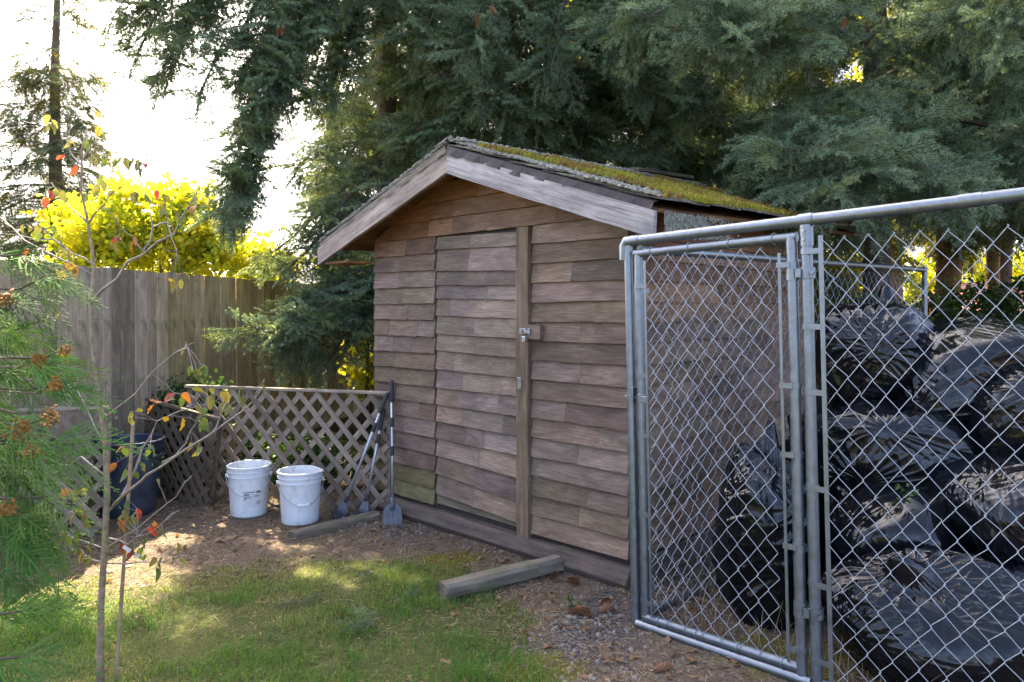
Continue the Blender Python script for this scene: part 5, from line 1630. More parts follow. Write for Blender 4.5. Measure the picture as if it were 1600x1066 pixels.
def build_broadleaf():
    # sunlit yellow tree beyond the fence
    Y = 15.0
    b = at(250, 487, Y)
    st = [[(b.x, b.y, -.1), (b.x + .05, b.y, 1.5), tuple(at(250, 360, Y)), tuple(at(240, 300, Y))], [(b.x, b.y, 1.0), tuple(at(180, 380, Y)), tuple(at(150, 330, Y))], [(b.x, b.y, 1.2), tuple(at(320, 380, Y)), tuple(at(355, 350, Y))]]
    balls = [(at(240, 350, Y), (1.3, 1.2, .9)), (at(160, 365, Y), (1.1, 1.0, .7)), (at(315, 372, Y), (1.1, 1.0, .65)), (at(230, 395, Y), (2.0, 1.1, .6)), (at(375, 385, Y), (.8, .9, .55)), (at(240, 292, Y), (.42, .5, .42)), (at(110, 345, Y), (.5, .6, .5)), (at(425, 412, Y), (.7, .8, .3)),
             (at(200, 430, Y), (2.0, 1.1, .5)), (at(380, 425, Y), (1.1, 1.1, .4)), (at(330, 300, Y), (.5, .5, .3)), (at(300, 330, Y), (.5, .5, .4)), (at(190, 310, Y), (.5, .5, .4))]
    broadleaf('yellow_maple', 'glowing yellow autumn tree just beyond the board fence', 'tree', (b.x, b.y), st, balls, 62, LC_Y, 3)
    # sunlit bright shrub between the fence and the shed's hidden side
    b = at(572, 600, 8.6)
    st = [[(b.x, b.y, 0), tuple(at(575, 520, 8.6)), tuple(at(570, 450, 8.6))]]
    broadleaf('yellow_shrub', 'yellow-leaved shrub in the gap between the fence and the shed', 'shrub', (b.x, b.y), st, [(at(572, 560, 8.6), (.28, .3, .5)), (at(565, 480, 8.6), (.3, .3, .4))], 420, LC_Y, 4, scale=0.6)
    b = at(1330, 560, 9.5)
    st = [[(b.x, b.y, 0), tuple(at(1325, 480, 9.5)), tuple(at(1320, 420, 9.5))]]
    broadleaf('yellow_shrub', 'yellow-leaved shrub behind the kennel, past the knotted bag', 'shrub', (b.x, b.y), st, [(at(1310, 460, 9.5), (.6, .5, .5)), (at(1345, 520, 9.5), (.8, .5, .5)), (at(1255, 440, 9.5), (.5, .5, .5))], 220, LC_Y, 5, scale=0.6)
    for k, (px, py, Y, rr, lab) in enumerate([(905, 60, 16.0, (1.0, .8, 1.3), 'yellow-green tree glowing in the wood above the shed ridge'), (1105, 120, 15.5, (.9, .8, 1.6), 'yellow-green tree glowing in the wood right of the bark-bare spruce'),
                                              (1330, 110, 15.5, (1.3, .8, 1.3), 'yellow-green tree glowing in the wood over the kennel top rail'), (1190, 300, 12.0, (.5, .5, .7), 'yellow-green sapling glowing behind the shed back corner'), (1470, 170, 15.5, (.7, .8, 1.5), 'yellow-green tree glowing in the wood above the ivy hedge'), (640, 215, 14.0, (.8, .8, 1.2), 'yellow-green tree glowing in the wood left of the shed ridge')]):
        b = at(px, 487, Y); c = at(px, py, Y)
        st = [[(b.x, b.y, -.1), (b.x + .1, b.y, c.z * .5), (c.x, c.y, c.z + rr[2] * .5)]]
        broadleaf('understory_tree', lab, 'tree', (b.x, b.y), st, [(c, rr), ((c.x + .4, c.y, c.z - rr[2]), (rr[0] * .8, .8, .7))], 80, LC_Y, 30 + k)
    for k, (px, lab) in enumerate([(1265, 'sunlit yellow thicket far behind the shed back corner'), (1390, 'sunlit yellow thicket far behind the knotted bag'), (1500, 'sunlit yellow thicket far behind the ivy hedge'), (1620, 'sunlit yellow thicket far behind the red outbuilding'), (560, 'sunlit yellow thicket far beyond the fence end')]):
        b = at(px, 487, 23 + k % 2); c = at(px, 455, b.y)
        broadleaf('thicket', lab, 'shrub', (b.x, b.y), [[(b.x, b.y, -.1), (b.x + .2, b.y, 1.2), (c.x, c.y, c.z + .6)]], [(c, (1.5, .9, 1.3)), ((c.x + .5, c.y, c.z - 1.2), (1.6, .9, .9)), ((c.x - .6, c.y, c.z + 1.0), (.8, .7, .7))], 34, LC_Y, 50 + k, scale=1.25)
    b = at(1510, 560, 9.0)
    st = [[(b.x - 1, b.y, 0), (b.x - .3, b.y, .9), (b.x + 1, b.y, 1.35)]]
    broadleaf('ivy_hedge', 'low green ivy hedge behind the bag pile', 'hedge', (b.x, b.y), st, [(at(1500, 500, 9.0), (.8, .4, .42)), (at(1500, 545, 9.0), (1.0, .4, .42)), (at(1590, 500, 8.6), (.9, .4, .5)), (at(1450, 560, 9.2), (.6, .4, .4)), (at(1680, 530, 8.6), (1.0, .5, .6))], 420, LC_I, 6, scale=0.8)
    # ivy and weeds behind the lattice
    for i, (x, y, r, lab) in enumerate([(-2.72, 6.1, (.32, .18, .30), 'dark ivy clump climbing the top corner of the dark lattice'), (-2.0, 6.3, (.42, .25, .22), 'low ivy clump behind the long lattice panel, near the labelled bucket'), (-1.4, 6.25, (.36, .25, .2), 'low ivy clump behind the long lattice panel, near the brushes')]):
        zc = 0.62 if i == 0 else 0.2
        broadleaf('ivy_clump', lab, 'ivy', (x, y), [[(x, y, 0), (x + .05, y, zc * .6), (x - .04, y, zc)]], [((x, y, zc), r)] + ([((x - .05, y, .3), (.25, .15, .3))] if i == 0 else []), 3200, LC_I, 10 + i, scale=0.62, bark=M['twig'])
build_broadleaf()

# ------------------------------------------------------------------ things far beyond the fence and behind the wood
def house(name, label, x, y, w, d, h, rh, rz, wall, roof, win=True):
    t = thing(name, label, 'building', (x, y, 0), rz)
    obj('wall', MB().box(-w / 2, w / 2, -d / 2, d / 2, -0.2, h).add([(-w / 2, -d / 2, h), (-w / 2, d / 2, h), (-w / 2, 0, h + rh), (w / 2, -d / 2, h), (w / 2, d / 2, h), (w / 2, 0, h + rh)], [(0, 1, 2), (3, 5, 4)]).mesh('wall', wall), t)
    o = 0.35
    for s in (-1, 1):
        k = rh / (d / 2)
        V = [(-w / 2 - o, 0, h + rh), (w / 2 + o, 0, h + rh), (w / 2 + o, s * (d / 2 + o), h - o * k), (-w / 2 - o, s * (d / 2 + o), h - o * k)]
        V += [(a, b, c + 0.12) for a, b, c in V]
        obj('roof', MB().add(V, [(0, 1, 2, 3), (4, 7, 6, 5), (0, 4, 5, 1), (1, 5, 6, 2), (2, 6, 7, 3), (3, 7, 4, 0)]).mesh('roof', roof), t)
    if win:
        for xx in (-w / 4, w / 4):
            wd = obj('window', MB().box(xx - .55, xx + .55, -d / 2 - .06, -d / 2 - .002, h - 1.5, h - .4).mesh('window', M['white']), t)
            obj('pane', MB().box(xx - .46, xx + .46, -d / 2 - .075, -d / 2 - .062, h - 1.42, h - .48).mesh('pane', M['bin']), wd)
house('neighbour_house', 'grey-roofed neighbour house just showing over the fence end', -8.2, 23.5, 7, 5, 2.3, 0.9, 0.25, plain('house_wall', (0.42, 0.41, 0.39), 0.8, var=.1), plain('house_roof', (0.22, 0.22, 0.23), 0.9, var=.2, scale=3))
house('red_shed', 'low red outbuilding glimpsed behind the bag pile', 11.6, 14.8, 4.2, 3.0, 1.5, 0.5, -0.25, plain('red_wall', (0.28, 0.075, 0.055), 0.8, var=.2, scale=3), plain('red_roof', (0.34, 0.14, 0.11), 0.9, var=.25, scale=3), win=False)

def stump(label, px, Y, r, h, seed):
    rs = np.random.default_rng(seed)
    b = at(px, 560, Y)
    n = 8
    pts = [(0.03 * rs.normal(), 0.03 * rs.normal(), -0.1 + h * i / (n - 1)) for i in range(n)]
    o = obj('old_trunk', MB().tube(pts, [r * (1.5 - 0.5 * min(1, i / 2)) * rs.uniform(.92, 1.08) for i in range(n)], 11).mesh('old_trunk', M['redbark'], True), None, (b.x, b.y, 0))
    tag(o, label, 'tree trunk')
stump('thick reddish bare tree trunk behind the kennel beside the ivy hedge', 1480, 10.5, 0.17, 3.6, 2)
stump('slimmer bare tree trunk behind the ivy hedge', 1552, 11.5, 0.10, 4.2, 5)
for i, (p, q, z0, z1, lab) in enumerate([((-60, 296), (800, 190), 0, 0, 'lower thin overhead cable crossing the bright sky beyond the fence'), ((-60, 283), (800, 178), 0, 0, 'upper thin overhead cable crossing the bright sky beyond the fence')]):
    a, b = at(*p, 26), at(*q, 30)
    pts = [a + (b - a) * f + Vector((0, 0, -0.5 * math.sin(math.pi * f))) for f in np.linspace(-0.6, 1.3, 16)]
    tag(obj('overhead_cable', MB().tube(pts, 0.016, 6).mesh('overhead_cable', M['white'], True)), lab, 'cable')

# ------------------------------------------------------------------ sapling with stake
def leaf_meshes():
    out = []
    for k in range(4):
        rs = np.random.default_rng(k + 50)
        n = 7
        V, Fc = [], []
        L = 0.075
        for i in range(n + 1):
            f = i / n
            w = 0.021 * math.sin(math.pi * f ** 0.8) ** 0.85 * (1 if f < 0.97 else 0.2)
            z = -0.45 * L * f * f * (0.6 + 0.3 * k) * (1 if k < 3 else -0.3)
            lift = 0.35 * w * (1.0 + 0.4 * rs.normal())
            V += [(f * L, -w, z + lift), (f * L, 0, z), (f * L, w, z + lift)]
        for i in range(n):
            a = i * 3
            Fc += [(a, a + 3, a + 4, a + 1), (a + 1, a + 4, a + 5, a + 2)]
        out.append(mesh('leaf', V, Fc, M['sapleaf'], True))
    return out
LEAF = leaf_meshes()
GREEN, YEL, RED, ORG, OLI = (0.12, 0.17, 0.035), (0.34, 0.25, 0.03), (0.36, 0.055, 0.035), (0.38, 0.15, 0.03), (0.19, 0.19, 0.05)

def build_sapling():
    rs = np.random.default_rng(77)
    Y0 = 2.86
    b = at(157, 1085, Y0)
    t = thing('dogwood_sapling', 'slender young dogwood sapling with sparse green, yellow and red leaves', 'sapling', (b.x, b.y, 0))
    o0 = Vector((b.x, b.y, 0))
    tr = [(157, 1090, Y0), (156, 1020, Y0), (158, 940, Y0), (164, 850, Y0), (168, 770, Y0), (164, 690, Y0), (153, 610, Y0), (144, 540, Y0), (141, 472, Y0), (147, 415, Y0), (138, 350, Y0), (127, 300, Y0 - .02), (128, 235, Y0 - .03), (136, 200, Y0 - .04)]
    pts = [at(*p) - o0 for p in tr]
    pts[0].z = -0.02
    n = len(pts)
    obj('trunk', MB().tube(pts, [0.0155 - 0.0130 * (i / (n - 1)) ** 0.9 for i in range(n)], 8).mesh('trunk', M['sapbark'], True), t)
    Bs = [  # polylines in photo pixels + depth
        [(141, 475, Y0), (182, 432, Y0 - .05), (223, 393, Y0 - .1), (272, 360, Y0 - .12), (300, 315, Y0 - .14), (322, 281, Y0 - .15)],
        [(223, 393, Y0 - .1), (205, 368, Y0 - .12), (180, 345, Y0 - .15)], [(223, 393, Y0 - .1), (240, 355, Y0), (230, 310, Y0 + .05), (205, 285, Y0 + .05)], [(240, 355, Y0), (262, 350, Y0 - .1), (275, 395, Y0 - .15), (255, 388, Y0 - .2)],
        [(177, 790, Y0), (215, 752, Y0 - .1), (253, 723, Y0 - .2), (328, 684, Y0 - .3), (375, 645, Y0 - .35), (410, 606, Y0 - .38)],
        [(253, 723, Y0 - .2), (290, 695, Y0 - .18), (305, 655, Y0 - .15), (345, 620, Y0 - .12)], [(328, 684, Y0 - .3), (345, 650, Y0 - .33), (342, 628, Y0 - .35)],
        [(163, 655, Y0), (210, 611, Y0 - .06), (276, 550, Y0 - .12), (303, 535, Y0 - .14)], [(276, 550, Y0 - .12), (295, 545, Y0 - .14), (290, 535, Y0 - .15)],
        [(166, 700, Y0), (135, 640, Y0 + .1), (100, 565, Y0 + .18), (78, 500, Y0 + .2)], [(100, 565, Y0 + .18), (80, 545, Y0 + .2), (55, 500, Y0 + .25)],
        [(170, 860, Y0), (120, 842, Y0 + .1), (85, 835, Y0 + .15), (65, 828, Y0 + .18)], [(168, 880, Y0), (225, 880, Y0 - .1), (285, 876, Y0 - .2)], [(170, 855, Y0), (215, 825, Y0 - .1), (262, 790, Y0 - .2), (290, 750, Y0 - .25)],
        [(168, 800, Y0), (200, 762, Y0 + .05), (222, 700, Y0 + .1), (245, 660, Y0 + .12), (320, 632, Y0 + .1)], [(165, 840, Y0), (200, 850, Y0 - .05), (240, 830, Y0 - .12), (275, 800, Y0 - .18)],
        [(147, 415, Y0), (110, 395, Y0 + .06), (80, 372, Y0 + .1), (60, 350, Y0 + .12)], [(138, 350, Y0), (165, 320, Y0 - .05), (190, 290, Y0 - .08), (215, 262, Y0 - .1)], [(138, 350, Y0), (105, 320, Y0 + .05), (80, 285, Y0 + .08)],
        [(130, 260, Y0), (112, 235, Y0 + .02), (100, 200, Y0 + .04)], [(130, 250, Y0), (150, 225, Y0 - .02), (160, 190, Y0 - .03)], [(147, 430, Y0), (40, 380, Y0 + .2), (-10, 330, Y0 + .3)], [(100, 385, Y0 + .07), (60, 372, Y0 + .15), (0, 365, Y0 + .2)],
        [(166, 745, Y0), (125, 715, Y0 + .05), (95, 730, Y0 + .1), (75, 770, Y0 + .1)], [(168, 880, Y0), (130, 870, Y0 + .08), (100, 850, Y0 + .12), (108, 800, Y0 + .12)]]
    # leaves: (px, py, colour)
    ends = []
    for bl in Bs:
        p = [at(*q) - o0 for q in bl]
        p2 = []
        for i in range(len(p) - 1):
            for s in (0, .5): p2.append(p[i] + (p[i + 1] - p[i]) * s + Vector(rs.normal(0, .006, 3)) * (1 if (i or s) else 0))
        p2.append(p[-1])
        m = len(p2)
        r0 = 0.0065 if len(bl) > 4 else 0.004
        obj('branch', MB().tube(p2, [r0 * (1 - 0.75 * i / (m - 1)) for i in range(m)], 6).mesh('branch', M['sapbark2'], True), t)
        for i in range(m // 2, m): ends.append((p2[i], p2[i] - p2[i - 1]))
        if rs.random() < 0.8:                  # short fork at the tip
            q = p2[-1]
            e = [q, q + Vector(rs.normal(0, .03, 3)) + Vector((0.02, 0, 0.02))]
            obj('branch', MB().tube([p2[-2], (p2[-2] + e[1]) / 2 + Vector((0, 0, .01)), e[1]], [0.0022, 0.0018, 0.0012], 5).mesh('branch', M['sapbark2'], True), t)
    def put(p, c, s=1.0, hang=None):
        o = obj('leaf', LEAF[int(rs.integers(4))], t, p, (rs.normal(0, .5), R(55) + rs.normal(0, .4) if hang is None else hang, rs.uniform(0, 6.28)), tuple(np.array(c) * rs.uniform(.8, 1.25)))
        k = s * rs.uniform(.8, 1.25); o.scale = (k, k * rs.uniform(.8, 1.2), k)
    spots = [(75, 205, OLI), (80, 195, OLI), (150, 180, OLI), (155, 205, YEL), (110, 225, OLI), (135, 225, GREEN), (100, 250, RED), (145, 250, OLI), (162, 255, GREEN), (172, 258, GREEN), (195, 250, OLI), (207, 250, GREEN), (216, 255, OLI), (228, 262, RED),
             (150, 282, GREEN), (160, 290, OLI), (85, 300, GREEN), (95, 305, OLI), (75, 305, RED), (133, 310, GREEN), (55, 332, ORG), (85, 360, GREEN), (60, 358, OLI), (45, 360, OLI), (215, 310, OLI), (228, 312, GREEN), (245, 305, RED), (258, 325, OLI), (262, 345, GREEN),
             (275, 345, GREEN), (288, 342, GREEN), (310, 318, OLI), (305, 330, ORG), (325, 300, GREEN), (330, 325, GREEN), (190, 380, RED), (208, 386, ORG), (160, 405, OLI), (128, 438, ORG), (125, 455, YEL), (105, 465, YEL), (95, 475, YEL), (80, 445, RED), (75, 465, YEL),
             (258, 465, YEL), (270, 462, YEL), (285, 460, OLI), (135, 490, YEL), (290, 550, YEL), (300, 580, GREEN), (310, 590, OLI), (320, 585, GREEN), (310, 640, OLI), (320, 645, GREEN), (275, 625, RED), (282, 620, ORG), (300, 615, OLI), (330, 625, OLI), (345, 620, YEL), (355, 635, OLI),
             (318, 655, GREEN), (312, 668, GREEN), (350, 640, OLI), (395, 615, OLI), (408, 610, YEL), (212, 648, OLI), (178, 640, OLI), (232, 655, ORG), (285, 660, YEL), (300, 700, YEL), (310, 697, YEL), (232, 730, GREEN), (238, 742, OLI), (215, 745, OLI), (105, 770, ORG), (112, 775, OLI),
             (150, 780, OLI), (155, 795, GREEN), (172, 770, GREEN), (212, 786, RED), (150, 805, RED), (168, 805, ORG), (150, 825, OLI), (205, 812, GREEN), (215, 808, OLI), (195, 815, OLI), (182, 822, GREEN), (232, 832, RED), (238, 828, ORG), (255, 828, GREEN), (232, 850, GREEN), (120, 812, OLI),
             (115, 840, GREEN), (108, 845, GREEN), (125, 850, GREEN), (95, 840, OLI), (85, 850, OLI), (120, 865, OLI), (130, 870, YEL), (135, 880, OLI), (150, 882, GREEN), (180, 855, RED), (205, 862, RED), (225, 875, GREEN), (240, 878, OLI), (252, 880, OLI), (265, 875, OLI), (285, 880, GREEN), (278, 855, OLI),
             (165, 740, ORG), (175, 705, ORG), (148, 655, OLI), (40, 395, RED), (100, 555, YEL)]
    for px, py, c in spots:
        p = at(px, py - 8, Y0 - (px - 160) * 0.001 + rs.normal(0, .03)) - o0
        # hang each leaf on the nearest twig by a stalk
        near = min(ends, key=lambda e: (e[0] - p).length)[0]
        if (near - p).length > 0.11: p = near + (p - near).normalized() * 0.11
        obj('leaf_stalk', MB().tube([near, (near + p) / 2 + Vector((0, 0, .006)), p], 0.0011, 4, False).mesh('leaf_stalk', M['sapbark2']), t)
        put(p, c, 0.62)
        if rs.random() < .75:
            q = p + Vector(rs.normal(0, .022, 3))
            obj('leaf_stalk', MB().tube([p, (q + p) / 2 + Vector((0, 0, .004)), q], 0.0009, 4, False).mesh('leaf_stalk', M['sapbark2']), t)
            put(q, c if rs.random() < .6 else GREEN, 0.58)
    # stake
    s0, s1 = at(180, 1075, 2.88), at(208, 663, 2.80)
    s0.z = -0.03
    sp = [s0 + (s1 - s0) * f for f in np.linspace(0, 1, 9)]
    st = obj('garden_stake', MB().tube(sp, [0.0072, .0075, .0070, .0076, .0069, .0073, .0068, .007, .0066], 8).mesh('garden_stake', M['bamboo'], True))
    tag(st, 'thin tan bamboo stake standing beside the sapling trunk', 'stake')
    c = at(205, 862, 2.80)
    tg = obj('tag_ribbon', bevel(MB().box(-0.036, 0.036, -0.001, 0.001, -0.0085, 0.0085).mesh('tag_ribbon', M['white']), .0004, 1), None, c, (0.3, R(38), 0.2))
    tag(tg, 'small white plastic plant tag tied to the sapling', 'tag')
build_sapling()

# ------------------------------------------------------------------ cedar fronds at the left edge
def cedar_frond(seed, L=0.30):
    """flat branching spray of overlapping scale leaves"""
    rs = np.random.default_rng(seed)
    V, Fc = [], []
    def strip(p, ang, ln, w, bend, zc):
        n = max(2, int(ln / 0.017))
        a = ang
        q = np.array(p, float)
        pts = [q.copy()]
        for i in range(n):
            a += bend / n
            q = q + np.array([math.cos(a), math.sin(a), 0]) * ln / n
            q[2] = zc + p[2] - 0.9 * (q[0] / L) ** 2 * 0.10 * L / 0.3
            pts.append(q.copy())
        for i in range(n):
            a_, b_ = pts[i], pts[i + 1]
            t = (b_ - a_); t /= np.linalg.norm(t)
            nn = np.array([-t[1], t[0], 0])
            ww = w * (1 - 0.55 * i / n) * rs.uniform(.85, 1.15)
            b = len(V)
            V.extend([a_ - nn * ww * .35, a_ + nn * ww * .35, b_ + nn * ww + np.array([0, 0, .0006]), b_ + t * ww * 0.9 + np.array([0, 0, .0014]), b_ - nn * ww + np.array([0, 0, .0006])])
            Fc.append((b, b + 4, b + 3, b + 2, b + 1))
        return pts
    main = strip((0, 0, 0), 0, L, 0.0046, rs.uniform(-.3, .3), 0)
    m = len(main)
    for i in range(2, m - 1):
        f = i / m
        for s in (-1, 1):
            if rs.random() < 0.12: continue
            l2 = L * (0.42 * (1 - f) ** 0.8 + 0.06) * rs.uniform(.8, 1.15)
            if i % 2 == (s > 0) and rs.random() < .5: continue
            an = s * R(rs.uniform(36, 52))
            sub = strip(main[i], an, l2, 0.0056, -s * 0.35, rs.normal(0, .004))
            for j in range(1, len(sub) - 1):
                for s2 in (-1, 1):
                    if (j + (s2 > 0)) % 2 or rs.random() < .2: continue
                    l3 = l2 * (0.30 * (1 - j / len(sub)) + .06)
                    strip(sub[j], an + s2 * R(42), max(0.016, l3), 0.0054, -s2 * .3, rs.normal(0, .003))
    return mesh('frond', V, Fc, M['cedar'])

def build_cedar():
    rs = np.random.default_rng(15)
    var = [cedar_frond(k, 0.34) for k in range(4)]
    b = Vector((-2.25, 2.30, 0))
    t = thing('cedar_shrub', 'green cedar shrub with flat fronds and orange seed cones at the lawn side', 'shrub', b)
    obj('trunk', MB().tube([(0, 0, -.05), (0.02, .02, .5), (-.02, .03, 1.1), (.01, 0, 1.75), (0, 0, 2.2)], [.05, .043, .035, .02, .006], 8).mesh('trunk', M['bark'], True), t)
    # boughs: (photo pixel path at depth) from the trunk to the tip
    tips = [[(30, 452, 2.25), (110, 412, 2.15)], [(10, 400, 2.35), (70, 395, 2.25)], [(40, 610, 2.2), (150, 590, 2.05)], [(30, 690, 2.2), (150, 700, 2.05)], [(20, 780, 2.15), (150, 770, 2.0)], [(0, 640, 2.1), (60, 655, 2.0)],
            [(0, 840, 2.1), (40, 850, 2.0)], [(0, 960, 2.0), (70, 950, 1.9)], [(0, 1030, 1.9), (95, 1020, 1.8)], [(-20, 520, 2.3), (40, 500, 2.2)], [(-20, 560, 2.2), (30, 590, 2.15)], [(-30, 720, 2.2), (40, 740, 2.1)], [(-20, 900, 2.1), (20, 885, 2.05)], [(-30, 1080, 1.9), (60, 1075, 1.8)],
            [(20, 730, 2.15), (120, 735, 2.05)], [(10, 560, 2.2), (90, 560, 2.15)], [(-10, 680, 2.1), (50, 700, 2.0)], [(-20, 470, 2.3), (20, 470, 2.25)], [(0, 800, 2.1), (70, 810, 2.0)]]
    for k, tp in enumerate(tips):
        p = [at(*q) - b for q in tp]
        z0 = max(0.12, min(1.9, p[0].z - 0.05))
        st = Vector((0, 0, z0))
        path = [st, st + (p[0] - st) * .55 + Vector((0, 0, .03)), p[0], p[0] + (p[1] - p[0]) * .5]
        obj('bough', MB().tube(path, [.008, .006, .004, .002], 6).mesh('bough', M['twig'], True), t)
        d = (p[1] - p[0])
        for j in range(4 if k % 3 == 0 else 3):
            f = (0.25, -0.5, -1.2, 0.4)[j]
            q = p[0] + d * (0.15 + f * 0.6)
            dd = d.normalized() + Vector(rs.normal(0, .30 if j else .1, 3)) + Vector((0, 0, -.12 - .15 * (j > 0)))
            up = Vector((0.15, -0.75, 0.7)) + Vector(rs.normal(0, .35, 3))
            xax = dd.normalized(); yax = up.cross(xax).normalized(); zax = xax.cross(yax)
            o = obj('frond', var[int(rs.integers(4))], t, color=tuple(np.array([1, 1, 1]) * rs.uniform(.75, 1.25) * np.array([rs.uniform(.85, 1.2), 1, rs.uniform(.8, 1.2)])))
            s = rs.uniform(.52, .75)
            o.matrix_local = Matrix.Translation(q) @ Matrix(((xax.x, yax.x, zax.x, 0), (xax.y, yax.y, zax.y, 0), (xax.z, yax.z, zax.z, 0), (0, 0, 0, 1))) @ Matrix.Scale(s, 4)
    for px, py, Y, r in ((76, 650, 2.0, .028), (30, 672, 2.0, .034), (88, 600, 2.05, .016), (45, 706, 2.02, .018), (8, 795, 2.0, .026), (10, 468, 2.2, .022), (100, 545, 2.1, .012), (60, 560, 2.1, .018)):
        c = at(px, py, Y) - b
        C = rs.normal(0, r * .55, (46, 3)) + np.array(c)
        m_ = clumps('seed_cluster', C, rs.uniform(.003, .0055, 46), rs.uniform(.006, .011, 46), rs.normal(0, 1, 3), M['seed'], 0, int(px))
        obj('seed_cluster', m_, t, kind='stuff')
        obj('bough', MB().tube([np.array(c), np.array(c) + np.array([-.08, .03, -.03]), np.array(c) + np.array([-.22, .08, -.03])], [.0015, .002, .003], 5).mesh('bough', M['twig'], True), t)
build_cedar()

# ------------------------------------------------------------------ cones hanging in the spruces and lying about
def cone_mesh():
    V, Fc = [], []
    for i in range(11):
        f = i / 10
        r = 0.014 * math.sin(math.pi * (0.12 + 0.83 * f)) ** .7
        for k in range(7):
            q = 2 * math.pi * (k + (i % 2) * .5) / 7
            c, s = math.cos(q), math.sin(q)
            z = 0.075 * f
            t = (-s, c)
            b = len(V)
            V += [(c * r * .5, s * r * .5, z), (c * r * 1.15 + t[0] * .006, s * r * 1.15 + t[1] * .006, z - .004), (c * r * 1.35, s * r * 1.35, z - .009), (c * r * 1.15 - t[0] * .006, s * r * 1.15 - t[1] * .006, z - .004)]
            Fc.append((b, b + 1, b + 2, b + 3))
    return mesh('cone', V, Fc, M['cone'])
CONE = cone_mesh()
def build_cones():
    rs = np.random.default_rng(3)
    trees = [o for o in bpy.data.objects if o.name.startswith('spruce_tree')]
    t1, t2, t3 = trees[0], trees[1], trees[2]
    for t, px, py, Y in [(t2, 767, 12, 6.2), (t2, 746, 25, 6.2), (t3, 1055, 40, 5.3), (t3, 1055, 82, 5.3), (t3, 1110, 75, 5.2), (t3, 1265, 55, 5.2), (t3, 1270, 48, 5.25), (t3, 1320, 30, 5.3), (t3, 1112, 78, 5.25), (t1, 435, 45, 7.0), (t1, 443, 42, 7.0), (t3, 1025, 68, 5.5)]:
        c = at(px, py, Y) - t.location
        o = obj('cone', CONE, t, c, (math.pi + rs.normal(0, .25), rs.normal(0, .25), rs.uniform(0, 6))); o.scale = (1.25,) * 3
        obj('cone_stalk', MB().tube([tuple(c), tuple(c + Vector((.01, .03, .06))), tuple(c + Vector((.03, .12, .16)))], .0025, 5).mesh('cone_stalk', M['twig']), t)
    for i, (px, py) in enumerate([(908, 962), (918, 955), (924, 966), (942, 950), (955, 955), (1047, 1050), (894, 915), (902, 912), (1240, 868), (868, 908)]):
        Y = F * CH / (py - HY)
        x = (px - CX) / F * Y
        o = obj('fallen_cone', CONE, None, (x, Y, g1(x, Y) + .014), (R(90), rs.normal(0, .2), rs.uniform(0, 6)))
        o.scale = (1.1,) * 3
        tag(o, 'brown spruce cone fallen on the gravel near the shed corner and gate', 'cone', 'fallen spruce cones')
build_cones()

